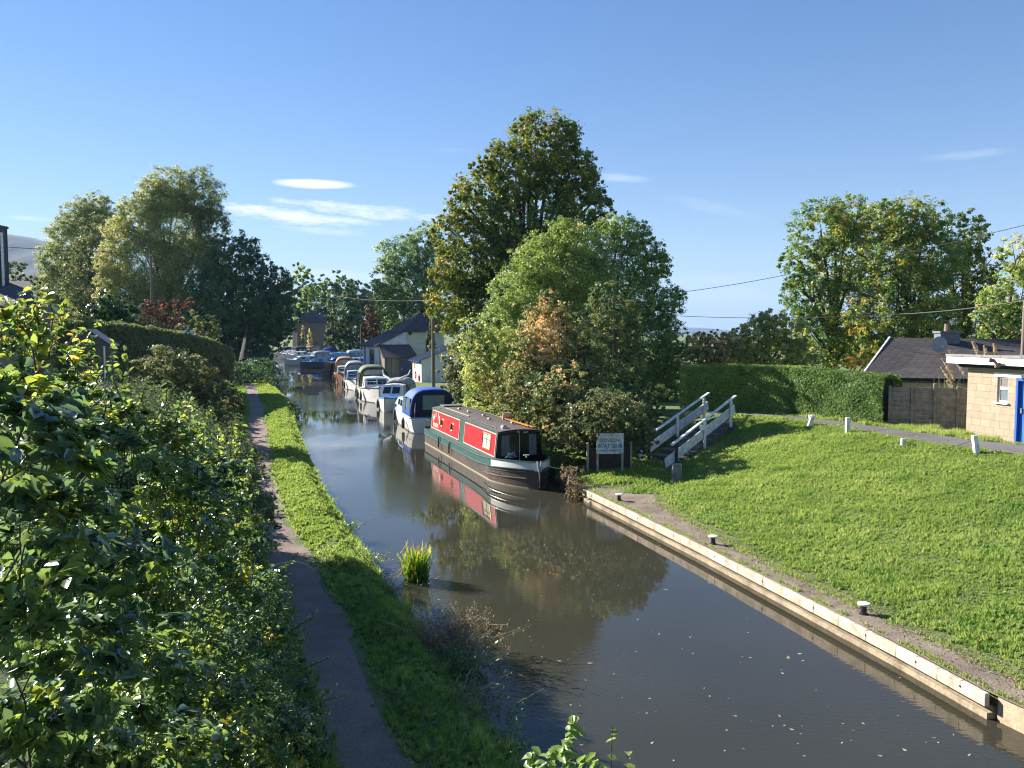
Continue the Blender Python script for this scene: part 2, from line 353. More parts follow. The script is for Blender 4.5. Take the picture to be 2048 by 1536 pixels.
def zground(x, y):
    x = np.asarray(x, float); y = np.asarray(y, float)
    xl = ip(y, YL, XLv); xr = ip(y, YR, XRv); pr = ip(y, PR_Y, PR_X); pl = ip(y, PR_Y, PL_X)
    to = ip(y, TO_Y, TO_X); cr = ip(y, CR_Y, CR_X); zr = ip(y, ZR_Y, ZR_Z)
    closed = sm((y - 212) / 6)
    dl = xl - x; z = np.full(np.broadcast(x, y).shape, -.7)
    # left bank
    zl = -.7 + .85 * sm(dl / .06) + .22 * sm((dl - .05) / .5)
    verge = (dl > .3) & (x > pr)
    bumpm = np.clip(np.minimum(dl - .2, x - pr - .1) / .4, 0, 1)
    zl = zl + bumpm * (.07 + .05 * vnoise(x, y, .8, 3))
    zl = np.where(x <= pr, .40, zl); dp = pl - x
    zg = ip(y, [0, 12, 25, 40, 90], [2.0, 1.9, 1.6, 1.6, 1.2])
    zl = np.where(dp > 0, .40 + (zg - .4) * sm(dp / 4.5) + .04 * sm(dp / .5) * vnoise(x, y, 1.1, 5), zl)
    z = np.where(dl > 0, zl, z)
    # right bank
    d = x - xr; natural = sm((y - 23.5) / 2)
    q = np.where(d > .1, .33, -.7) * (1 - natural) + natural * (-.7 + 1.0 * sm(d / .12) + .15 * sm((d - .1) / 1.0))
    s = np.clip((x - to) / np.maximum(cr - to, .5), 0, 1)
    prof = (s * .72 + sm(s) * .28) ** .92
    zrr = np.where(x > to, .36 + (zr - .36) * prof + .05 * np.sin(np.clip(s, 0, 1) * np.pi) * vnoise(x, y, 1.3, 1), q)
    zrr = np.where(d > 0, np.where(x > to, zrr, q), -.7)
    z = np.where(d > 0, zrr, z)
    return np.where(closed > 0, np.maximum(z, -.7 + 1.3 * closed), z)
def build_ground():
    ys = np.concatenate([[-60, -20, -6], np.arange(-4, 6, 1.0), np.arange(6, 36, .3), np.arange(36, 80, 1.0), np.arange(80, 222, 3.0), [240, 300, 500, 1000, 3000, 9000, 26000]])
    rows = []
    for y in ys:
        yy = min(max(y, -6), 260)
        xl = ip(yy, YL, XLv); xr = ip(yy, YR, XRv); pr = ip(yy, PR_Y, PR_X); pl = ip(yy, PR_Y, PL_X); to = max(ip(yy, TO_Y, TO_X), xr + .4); cr = max(ip(yy, CR_Y, CR_X), to + 1)
        far = max(26000, y) if y > 300 else 9000
        wide = 1 if y < 300 else 1
        L = [-far, -3000, -800, -200] + [pl - k for k in (90, 50, 30, 20, 14, 10, 8, 6.5, 5.5, 4.5, 3.9, 3.3, 2.7, 2.1, 1.6, 1.1, .7, .3)] + list(np.linspace(pl, pr, 4)) + \
            [pr + (xl - pr) * k for k in (.06, .12, .2, .3, .4, .5, .6, .7, .8, .9)] + [xl - .12, xl - .04, xl - .001]
        L = sorted(L)
        mid = [xl + (xr - xl) * k for k in (.1, .5, .9)] + [xr - .02] if xr > xl + .2 else [xl + .01, xl + .02, xl + .03, xl + .04]
        q0 = max(xr, mid[-1] + .01)
        Rr = [q0 + .001, q0 + .04, q0 + .14, q0 + .3, q0 + .3 + max(to - q0 - .3, .1) * .5] + [to + 1e-3 + (cr - to) * k for k in np.linspace(0, 1, 22)] + [cr + k for k in (.5, 1.2, 2, 3, 5, 8, 14, 24, 50, 90)] + [300, 900, 3000, far]
        xs = np.array(L + mid + Rr); xs = np.maximum.accumulate(xs)
        z = zground(xs, np.full(len(xs), yy))
        if y > 222 : z = np.full(len(xs), .6)
        if y < -6: z = z
        rows.append([(a, y, b) for a, b in zip(xs, z)])
    m, s, out = newmat('meadow_soil'); p = s.n('ShaderNodeBsdfPrincipled'); t = s.n('ShaderNodeTexCoord').outputs['Object']
    k = s.m('ADD', s.m('MULTIPLY', s.noise(t, .7, 4, .6), .5), s.m('MULTIPLY', s.noise(t, 9, 4, .7), .5))
    s.l(s.ramp(k, [(.3, (.07, .09, .03)), (.48, (.12, .17, .045)), (.62, (.17, .19, .07)), (.75, (.20, .17, .10))]), p.inputs['Base Color'])
    p.inputs['Roughness'].default_value = .95
    b = s.n('ShaderNodeBump'); b.inputs['Distance'].default_value = .06; s.l(s.noise(t, 14, 5, .7), b.inputs['Height']); s.l(b.outputs[0], p.inputs['Normal'])
    s.l(p.outputs[0], out.inputs[0])
    o = MB().grid(rows).build('ground', m, smooth=True); o['kind'] = 'structure'
build_ground()
# water
def build_water():
    m, s, out = newmat('canal_water'); p = s.n('ShaderNodeBsdfPrincipled'); t = s.n('ShaderNodeTexCoord').outputs['Object']
    n0 = s.noise(t, .25, 3)
    s.l(s.ramp(n0, [(.3, (.037, .036, .025)), (.7, (.048, .046, .032))]), p.inputs['Base Color'])
    p.inputs['Roughness'].default_value = .0; p.inputs['IOR'].default_value = 1.333
    p.inputs['Specular IOR Level'].default_value = .62
    rip = s.noise(s.mapping(t, (7, 15, 1), (0, 0, .35)), 1, 2, .5, .4)
    rip2 = s.noise(s.mapping(t, (2.2, 4.5, 1), (0, 0, .1)), 1, 2, .5, .6)
    fine = s.noise(s.mapping(t, (26, 40, 1)), 1, 2, .5)
    msk = s.ramp(s.noise(s.mapping(t, (.16, .11, 1), (0, 0, -.3)), 1, 2, .5), [(.44, 0.05), (.56, 1.0)])
    hgt = s.m('ADD', s.m('ADD', s.m('MULTIPLY', s.m('MULTIPLY', rip, msk), .0052), s.m('MULTIPLY', rip2, .0007)), s.m('MULTIPLY', s.m('MULTIPLY', fine, msk), .0003))
    b = s.n('ShaderNodeBump'); b.inputs['Strength'].default_value = 1; b.inputs['Distance'].default_value = .55; s.l(hgt, b.inputs['Height']); s.l(b.outputs[0], p.inputs['Normal'])
    s.l(p.outputs[0], out.inputs[0])
    o = MB().grid([[(x, y, 0) for x in (-130, -60, -20, 5, 12)] for y in (-8, 20, 60, 120, 222)]).build('water', m); o['kind'] = 'structure'
build_water()
def strip(name, ya, xa, xb, ys, m, off=.012, n=4):
    rows = []
    for y in ys:
        x0 = ip(y, ya, xa); x1 = ip(y, ya, xb)
        xs = np.linspace(x0, x1, n); xs[0] += .05 * vnoise(x0 * 3, y, .5, 2); xs[-1] += .05 * vnoise(x0 * 3, y, .5, 4)
        z = zground(xs, np.full(n, y)); rows.append([(a, y, c + off) for a, c in zip(xs, z)])
    o = MB().grid(rows).build(name, m, smooth=True); o['kind'] = 'structure'; return o
def gravelmat(name, stops, bs=60, bd=.012):
    m, s, out = newmat(name); p = s.n('ShaderNodeBsdfPrincipled'); t = s.n('ShaderNodeTexCoord').outputs['Object']
    k = s.m('ADD', s.m('MULTIPLY', s.noise(t, 1.3, 4, .6), .45), s.m('MULTIPLY', s.noise(t, 38, 3, .8), .55))
    s.l(s.ramp(k, stops), p.inputs['Base Color']); p.inputs['Roughness'].default_value = .95
    b = s.n('ShaderNodeBump'); b.inputs['Distance'].default_value = bd; s.l(s.noise(t, bs, 4, .7), b.inputs['Height']); s.l(b.outputs[0], p.inputs['Normal'])
    s.l(p.outputs[0], out.inputs[0]); return m
M['gravel'] = gravelmat('fine_gravel', [(.34, (.13, .095, .075)), (.5, (.23, .17, .138)), (.66, (.33, .25, .205))])
M['quaytop'] = gravelmat('trodden_quay_surface', [(.36, (.11, .085, .062)), (.5, (.23, .18, .135)), (.64, (.36, .29, .22))], 30, .02)
M['asphalt'] = gravelmat('worn_asphalt', [(.36, (.085, .083, .085)), (.5, (.13, .125, .125)), (.64, (.175, .17, .165))], 80, .006)
strip('towpath', PR_Y, PL_X, PR_X, np.concatenate([np.arange(-5, 36, .4), np.arange(36, 110, 2)]), M['gravel'])
def quay_top():
    rows = []
    for y in np.arange(3, 24.6, .3):
        e = ip(y, YR, XRv) - .005; t = ip(y, TO_Y, TO_X) + .16; 
        if y < 10: e = e - .0
        rows.append([(x, y, .345) for x in np.linspace(e, t, 5)])
    MB().grid(rows).build('quay_path', M['quaytop'], smooth=True)['kind'] = 'structure'
quay_top()
RD_Y = [14, 17, 20.3, 22, 23.6, 26.2, 28.3, 30.3, 32, 34]; RD_A = [15.8, 14.6, 13.35, 12.7, 11.9, 11.25, 10.75, 10.0, 8.9, 8.2]; RD_B = [19.5, 18.2, 16.4, 15.2, 14.0, 13.0, 12.3, 11.2, 10.2, 9.0]
strip('road', RD_Y, RD_A, RD_B, np.arange(14, 34, .5), M['asphalt'], .02, 5)

# quay wall: concrete wall, ledge and timber fender beam
def quay_wall():
    r = empty('quay_wall', (4.2, 17.6, 0), 0, 'pale timber topped canal wall along the right hand quay', 'canal wall')
    pts = [(2.2, 23.75), (3.03, 21.2), (4.15, 17.6), (5.12, 14.2), (5.82, 11.7), (6.21, 10.1)]
    def off(pts, d):
        out = []
        for i, p in enumerate(pts):
            a = np.array(pts[max(i - 1, 0)]); b = np.array(pts[min(i + 1, len(pts) - 1)]); t = (b - a) / np.linalg.norm(b - a)
            out.append((p[0] + t[1] * d, p[1] - t[0] * d))   # d>0 : towards the canal (-x)
        return out
    def wall(mb, pts, d0, d1, z0, z1):
        A = off(pts, d0); B = off(pts, d1)
        for i in range(len(pts) - 1):
            q = [(*A[i], 0), (*A[i + 1], 0), (*B[i + 1], 0), (*B[i], 0)]
            mb.prism([(p[0] - 4.2, p[1] - 17.6, z0) for p in q], (0, 0, z1 - z0))
    # fine resample
    P = []
    for i in range(len(pts) - 1):
        for k in range(4): P.append(tuple(np.array(pts[i]) * (1 - k / 4) + np.array(pts[i + 1]) * k / 4))
    P.append(pts[-1])
    mb = MB(); wall(mb, P, -.06, -.35, -.6, .15); mb.build('concrete_wall', M['concrete'], r)
    mb = MB(); wall(mb, P, .05, -.0595, -.6, .085); mb.build('ledge', M['ledge'], r)
    cum = 0; n = len(P); seg = 5
    for i in range(0, n - 1, seg):
        sub = P[i:i + seg + 1]
        if len(sub) < 2: continue
        a = np.array(sub[0]); b = np.array(sub[1]); sub = [tuple(a + (b - a) * .006)] + list(sub[1:])
        mb = MB(); wall(mb, sub, .09, .012, .17, .349 + random.uniform(-.005, .005)); mb.build('timber_beam', M['quaybeam'], r, bevel=.012)
    mb = MB(); mb2 = MB()
    for i in range(1, n - 1, 2):
        p = np.array(off([P[i - 1], P[i], P[i + 1]], .095)[1]); t = np.array(P[i + 1]) - np.array(P[i - 1]); t /= np.linalg.norm(t)
        mb.lathe([(.014, -.006), (.014, .006)], (p[0] - 4.2, p[1] - 17.6, .27), 8, 'x')
    mb.build('bolts', M['black'], r)
    Q = [(6.27, 10.05), (6.75, 8.8), (7.3, 7.2), (8.2, 4.0)]
    mb = MB(); wall(mb, Q, -.0, -.35, -.6, .342); mb.build('return_wall', M['concrete2'], r, bevel=.01)
M['ledge'] = paint('stained_ledge_concrete', (.36, .29, .20), .9, .25, 3, c2=(.10, .085, .05), bump=.012)
M['concrete2'] = paint('stained_render', (.50, .38, .26), .9, .15, 2.5, c2=(.22, .17, .11), bump=.01)
M['quaybeam'] = paint('sun_bleached_beam', (.64, .53, .40), .85, .14, 3.4, c2=(.18, .14, .10), bump=.006)
quay_wall()

# ---------------------------------------------------------------- grass blades
def blades(name, pts, h, wd, m, lean=.5, tint=None, label=None, kind='stuff', parent=None, lean_dir=None, seg=1):
    n = len(pts); a = rng.uniform(0, 2 * np.pi, n)
    side = np.stack([np.cos(a), np.sin(a), np.zeros(n)], 1) * (wd * rng.uniform(.6, 1.3, n))[:, None] * .5
    b = rng.uniform(0, 2 * np.pi, n); ln = rng.uniform(0, lean, n)
    d = np.stack([np.cos(b) * ln, np.sin(b) * ln, np.ones(n)], 1)
    if lean_dir is not None: d[:, :2] += lean_dir
    d /= np.linalg.norm(d, axis=1)[:, None]
    hh = (h * rng.uniform(.55, 1.25, n))[:, None]
    tipd = d.copy(); tipd[:, :2] *= 2.0; tipd /= np.linalg.norm(tipd, axis=1)[:, None]
    mid = pts + d * hh * .55; tip = mid + tipd * hh * .5
    V = np.stack([pts - side, pts + side, mid + side * .75, mid - side * .75, tip], 1).reshape(-1, 3)
    i = np.arange(n)[:, None] * 5
    Fq = i + np.array([[0, 1, 2, 3]])
    # tip triangle as degenerate-free quad is avoided: use tris throughout
    Ft = np.concatenate([i + np.array([[0, 1, 2]]), i + np.array([[0, 2, 3]]), i + np.array([[3, 2, 4]])], 0)
    t = np.repeat((tint if tint is not None else rng.uniform(0, 1, n)), 5)
    o = npmesh(name, V, Ft, m, parent, t)
    if kind: o['kind'] = kind
    if label: o['label'] = label
    return o
def rej(n, ylo, yhi, fx0, fx1, dens):
    """random points between two bank lines, denser close by"""
    out = []
    y = ylo + (yhi - ylo) * rng.uniform(0, 1, n) ** dens
    x0 = fx0(y); x1 = fx1(y); x = x0 + (x1 - x0) * rng.uniform(0, 1, n)
    return x, y
def tufted(x, y, s=.09):
    """pull blades into tufts"""
    cx = np.round(x / s + .35 * np.sin(y * 13)) ; cy = np.round(y / s + .35 * np.sin(x * 11))
    hsh = np.abs(np.sin(cx * 127.1 + cy * 311.7) * 43758.5) % 1
    jx = ((hsh * 7.3) % 1 - .5) * s; jy = ((hsh * 13.7) % 1 - .5) * s
    k = .5
    return x + (cx * s + jx - x) * k * (hsh > .35), y + (cy * s + jy - y) * k * (hsh > .35), hsh
M['grass'] = leafmat('grass_blades', [(0, (.18, .28, .07)), (.45, (.29, .395, .11)), (.8, (.40, .48, .16)), (.93, (.51, .49, .23)), (1, (.48, .41, .24))], .5, .05, .6, 1.35)
def bank_grass():
    n = 460000
    x, y = rej(n, 9.8, 31.5, lambda y: ip(y, TO_Y, TO_X) - .1, lambda y: ip(y, CR_Y, CR_X) + .35, 1.25)
    to = ip(y, TO_Y, TO_X); edge = to + .14 * vnoise(x * 5, y * 5, 1, 2) + .12
    keep = (x > edge) & (x < 1.02 * ip(y, [14, 34], [19, 11.5])) & ~((y > 22) & (x < 5.2) & (rng.uniform(0, 1, n) < .6))
    keep &= (np.abs(x / y) < .72)
    keep &= ~((vnoise(x, y, .55, 8) > .86) & (rng.uniform(0, 1, n) < .7))
    x = x[keep]; y = y[keep]; x, y, hs = tufted(x, y, .11); z = zground(x, y)
    big = vnoise(x, y, .5, 6)
    h = .078 * (1 + .35 * vnoise(x, y, .3, 4) + .25 * big) * (.75 + .5 * hs)
    t = np.clip(.35 + .16 * big + .28 * (hs - .5) + rng.normal(0, .14, len(x)) + .14 * vnoise(x, y, 1.6, 9) + .22 * np.clip(vnoise(x, y, 2.3, 14) - .35, 0, 1), 0, 1)
    P = np.stack([x, y, z - .01], 1)
    blades('bank_grass', P, h, .013 + .0006 * y, M['grass'], .9, t, 'bright green tussocky grass covering the slope right of the quay')
bank_grass()
def bank_leaves():
    n = 2600; y = rng.uniform(10, 30, n); x = rng.uniform(0, 1, n) * (ip(y, CR_Y, CR_X) + 1 - ip(y, TO_Y, TO_X)) + ip(y, TO_Y, TO_X); C = np.stack([x, y, zground(x, y) + .05 + .03 * rng.uniform(0, 1, n)], 1)
    a = rng.normal(0, 1, (n, 3)) * .5 + np.array([0, 0, 1.]); a /= np.linalg.norm(a, axis=1)[:, None]
    T = np.cross(a, rng.normal(0, 1, (n, 3))); T /= np.linalg.norm(T, axis=1)[:, None]; B = np.cross(a, T); s = rng.uniform(.012, .032, n)[:, None]
    V = np.stack([C - T * s, C + B * s * .6, C + T * s, C - B * s * .6], 1).reshape(-1, 3)
    o = npmesh('fallen_leaves', V, np.arange(n)[:, None] * 4 + np.array([[0, 1, 2, 3]]), M['deadleaf'], None, np.repeat(rng.uniform(0, 1, n), 4)); o['kind'] = 'stuff'
    n = 9000; cx = rng.uniform(4, 13, 60); cy = rng.uniform(10, 29, 60); k = rng.integers(0, 60, n); x = cx[k] + rng.normal(0, .13, n); y = cy[k] + rng.normal(0, .13, n); keep = (x > ip(y, TO_Y, TO_X) + .1) & (x < ip(y, CR_Y, CR_X)); x = x[keep]; y = y[keep]
    blades('bank_weeds_patches', np.stack([x, y, zground(x, y)], 1), np.full(len(x), .09), .04, M['weedleaf'], 1.4, rng.uniform(.1, .7, len(x)), 'darker broad leaved weeds dotted over the grassy bank')
M['deadleaf'] = leafmat('dead_leaves', [(0, (.20, .12, .05)), (.5, (.42, .30, .12)), (1, (.60, .48, .22))], .3, .03, .6, 1.2)
M['weedleaf'] = leafmat('broad_weed_leaves', [(0, (.11, .22, .05)), (1, (.24, .38, .09))], .35, .05, .5, 1.3)
bank_leaves()
def shaded_grass():
    n = 60000
    y = rng.uniform(23.0, 33, n); x = rng.uniform(1.2, 6.5, n); keep = (x > ip(y, YR, XRv) + .15) & (x < ip(y, TO_Y, TO_X) + .3) & ~((y < 24.4) & (x < 3.6 + .3 * vnoise(x, y, .4, 2)) & (rng.uniform(0, 1, n) < .85))
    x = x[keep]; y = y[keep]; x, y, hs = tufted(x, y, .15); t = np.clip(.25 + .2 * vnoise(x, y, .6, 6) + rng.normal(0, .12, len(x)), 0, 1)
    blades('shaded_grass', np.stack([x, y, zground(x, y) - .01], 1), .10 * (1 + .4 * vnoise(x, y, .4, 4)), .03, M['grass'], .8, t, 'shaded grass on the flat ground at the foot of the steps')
shaded_grass()
def verge_grass():
    n = 210000
    x, y = rej(n, 6.5, 80, lambda y: ip(y, PR_Y, PR_X) - .12, lambda y: ip(y, YL, XLv) + .05, 2.0)
    pr = ip(y, PR_Y, PR_X); keep = x > pr - .04 + .08 * vnoise(x * 5, y * 3, 1, 2)
    bare = (np.hypot((x + 4.0) / .35, (y - 16.4) / .9) < 1) & (rng.uniform(0, 1, n) < .8)
    keep &= ~bare
    x = x[keep]; y = y[keep]; x, y, hs = tufted(x, y, .14); z = zground(x, y)
    dl = ip(y, YL, XLv) - x; edge = np.clip(1 - dl / .35, 0, 1)
    h = (.085 + .09 * edge) * (1 + .5 * vnoise(x, y, .35, 4)) * (.7 + .6 * hs)
    t = np.clip(.30 + .2 * vnoise(x, y, .6, 6) + .3 * (hs - .5) + .25 * edge * rng.uniform(0, 1, len(x)) + rng.normal(0, .12, len(x)), 0, 1)
    blades('verge_grass', np.stack([x, y, z - .01], 1), h, .012 + .0007 * y, M['grass'], .8, t, 'strip of rough green grass between towpath and water')
verge_grass()
def slope_grass():
    n = 90000
    x, y = rej(n, 8, 85, lambda y: ip(y, PR_Y, PL_X) - 4.5, lambda y: ip(y, PR_Y, PL_X) + .08, 1.6)
    keep = x < ip(y, PR_Y, PL_X) + .05 + .1 * vnoise(x * 5, y * 3, 1, 3); x = x[keep]; y = y[keep]; x, y, hs = tufted(x, y, .2); z = zground(x, y)
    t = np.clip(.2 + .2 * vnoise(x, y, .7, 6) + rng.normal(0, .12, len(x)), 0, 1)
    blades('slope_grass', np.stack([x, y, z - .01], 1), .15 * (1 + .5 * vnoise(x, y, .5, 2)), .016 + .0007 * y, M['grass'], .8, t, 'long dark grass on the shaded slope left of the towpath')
slope_grass()
def quay_weeds():
    n = 9000; cy = rng.uniform(9.5, 24.5, 260); k = rng.integers(0, 260, n); side = (rng.uniform(0, 1, 260) < .45)[k]; y = cy[k] + rng.normal(0, .06, n)
    x = np.where(side, ip(y, YR, XRv) + .04 + np.abs(rng.normal(0, .05, n)), ip(y, TO_Y, TO_X) - np.abs(rng.normal(0, .16, n)))
    t = np.clip(.5 + rng.normal(0, .3, n), 0, 1); blades('quay_weeds', np.stack([x, y, np.full(n, .345)], 1), np.full(n, .055), .014, M['grass'], 1.1, t, 'small weeds sprouting along both edges of the quay path')
quay_weeds()
def roadside_grass():
    n = 22000
    y = rng.uniform(22, 31.5, n); b = ip(y, RD_Y, RD_B); x = b + rng.uniform(-.1, 1.1, n) - .15 * vnoise(y * 3, y, .6, 1)
    keep = x < ip(y, [22, 25.1, 26.5, 31.5], [14.7, 14.4, 14.4, 12.2]); x = x[keep]; y = y[keep]; z = zground(x, y)
    t = np.clip(.62 + .2 * vnoise(x, y, .5, 6) + rng.normal(0, .15, len(x)), 0, 1)
    blades('roadside_grass', np.stack([x, y, z - .01], 1), .14 * (1 + .8 * vnoise(x, y, .4, 2)), .02, M['grass'], .7, t, 'dry straggly grass along the far side of the road by the block wall')
roadside_grass()

# ---------------------------------------------------------------- foliage
def unit(a): return a / np.maximum(np.linalg.norm(a, axis=1), 1e-6)[:, None]
def leaves(name, C, N, size, m, tint, parent=None, shape='dia', asp=.6, org=(0, 0, 0), fold=.25, bend=.3):
    """many leaf faces: centre C, facing N, half length size"""
    n = len(C); C = np.asarray(C) - np.asarray(org)
    r = rng.normal(0, 1, (n, 3)); T = unit(r - N * np.sum(r * N, 1)[:, None]); B = np.cross(N, T)
    s = np.asarray(size)[:, None]; T = T * s; B = B * s * asp; Nn = N * s
    i = np.arange(n)[:, None]
    if shape == 'dia':
        V = np.stack([C - T, C + B - Nn * fold * .5, C + T, C - B - Nn * fold * .5], 1).reshape(-1, 3); Fc = i * 4 + np.array([[0, 1, 2, 3]]); k = 4
    else:
        up = Nn * fold * asp
        V = np.stack([C - T, C - T * .35 + B + up, C + T * .35 + B * .8 + up * .8 - Nn * bend * .2, C + T - Nn * bend, C + T * .35 - B * .8 + up * .8 - Nn * bend * .2, C - T * .35 - B + up], 1).reshape(-1, 3)
        Fc = np.concatenate([i * 6 + np.array([[0, 1, 2, 3]]), i * 6 + np.array([[3, 4, 5, 0]])], 0); k = 6
    return npmesh(name, V, Fc, m, parent, np.repeat(np.clip(tint, 0, 1), k))
def crown_points(lobes, leaf, asp, cover, clump=.22, shell=(.45, 1.04), flat=.8, jag=1.0, droop=0.):
    """lobes: (x,y,z,rx,ry,rz). returns leaf centres, outward normals, clump value"""
    Cs = []; Ns = []; Tv = []; clump = clump * .72
    for (x, y, z, rx, ry, rz) in lobes:
        area = math.pi * (rx + ry) / 2 * rz; la = 2 * leaf * leaf * asp
        N = int(cover * area * 1.5 / la)
        rc = clump * (rx * ry * rz) ** (1 / 3); K = 34
        nc = max(14, N // K)
        d = unit(rng.normal(0, 1, (nc, 3))); rad = shell[0] + (shell[1] - shell[0]) * rng.uniform(0, 1, nc) ** .55
        big = rng.uniform(0, 1, nc) < .10 * jag; rad = np.where(big, rad * rng.uniform(1.02, 1.16, nc), rad)
        cc = np.array([x, y, z]) + d * rad[:, None] * np.array([rx, ry, rz])
        idx = rng.integers(0, nc, N); g = rng.normal(0, 1, (N, 3)) * np.array([1, 1, flat]) * (rc * rng.uniform(.35, 1.0, nc)[idx])[:, None] * .62
        if droop: g[:, 2] -= np.abs(rng.normal(0, 1, N)) * droop * rc
        P = cc[idx] + g
        Nn = unit(d[idx] * .7 + unit(rng.normal(0, 1, (N, 3))) * .75 + np.array([0, 0, .35]))
        Cs.append(P); Ns.append(Nn); Tv.append(rng.normal(0, 1, nc)[idx])
    return np.concatenate(Cs), np.concatenate(Ns), np.concatenate(Tv)
def lobes_px(L, Y, dy=None):
    """lobes given as measured (px, py, radius px[, depth offset m[, squash]]) at distance Y"""
    out = []
    for l in L:
        px, py, r = l[:3]; yo = l[3] if len(l) > 3 else 0; sq = l[4] if len(l) > 4 else 1.0
        yy = Y + yo; c = W(px, py, yy); rr = r * yy / F
        out.append((c[0], c[1], c[2], rr, rr * .95, rr * sq))
    return out
def limbs(mb, base, lobes, r0, org, fork=.35, sub=True):
    base = np.array(base, float); top = np.array([np.mean([l[0] for l in lobes]), np.mean([l[1] for l in lobes]), max(l[2] for l in lobes)])
    ctr = base + (top - base) * np.array([.6, .6, 1]) * .8
    trunk = [base + (ctr - base) * t + np.array([.15 * math.sin(t * 5 + base[0]), .1 * math.cos(t * 4), 0]) * r0 * 4 for t in np.linspace(0, 1, 7)]
    mb.tube([p - org for p in trunk], [r0 * (1.25 if k == 0 else 1 - .8 * k / 6.2) for k in range(7)], 9)
    for l in lobes:
        e = np.array(l[:3]); zz = max(min((e[2] - base[2]) * fork, (ctr[2] - base[2]) * .9), .3)
        t = min(max(zz / max(ctr[2] - base[2], .1), .1), .95); st = base + (ctr - base) * t
        md = (st + e) / 2 + np.array([0, 0, .12 * np.linalg.norm(e - st)]); rr = r0 * (1 - t) * .6 + .02
        mb.tube([p - org for p in (st, (st * .55 + md * .45), md, (md + e) / 2 + rng.normal(0, .1, 3), e)], [rr, rr * .85, rr * .62, rr * .45, rr * .2], 6)
        if sub:
            for _ in range(4):
                d = unit(rng.normal(0, 1, (1, 3)))[0] * np.array(l[3:6]) * .85; s0 = md + (e - md) * rng.uniform(.1, .9)
                mb.tube([s0 - org, s0 * .5 + (e + d) * .5 - org + rng.normal(0, .08, 3), e + d - org], [rr * .35, rr * .22, rr * .06], 5)
def tree(name, label, cat, base, lobes, m, leaf=.09, asp=.62, cover=2.6, r0=.3, bark='bark', group=None, tint=None, clump=.22, shell=(.45, 1.04), tsd=.16, tmean=.45, tpos=None, jag=1., trunkname='trunk', crownname='crown', shape='dia', flat=.8, droop=0., csd=.14, sub=True):
    org = np.array(base, float)
    root = empty(name, org, 0, label, cat, group)
    C, N, tv = crown_points(lobes, leaf, asp, cover, clump, shell, flat, jag, droop)
    C[:, 2] = np.maximum(C[:, 2], .02 + np.abs(rng.normal(0, .03, len(C))))
    t = tmean + tv * csd + rng.normal(0, tsd * .6, len(C))
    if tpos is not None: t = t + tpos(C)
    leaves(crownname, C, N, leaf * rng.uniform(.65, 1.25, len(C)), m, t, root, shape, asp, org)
    mb = MB(); limbs(mb, org, lobes, r0, org, sub=sub); mb.build(trunkname, M[bark], root, smooth=True)
    return root
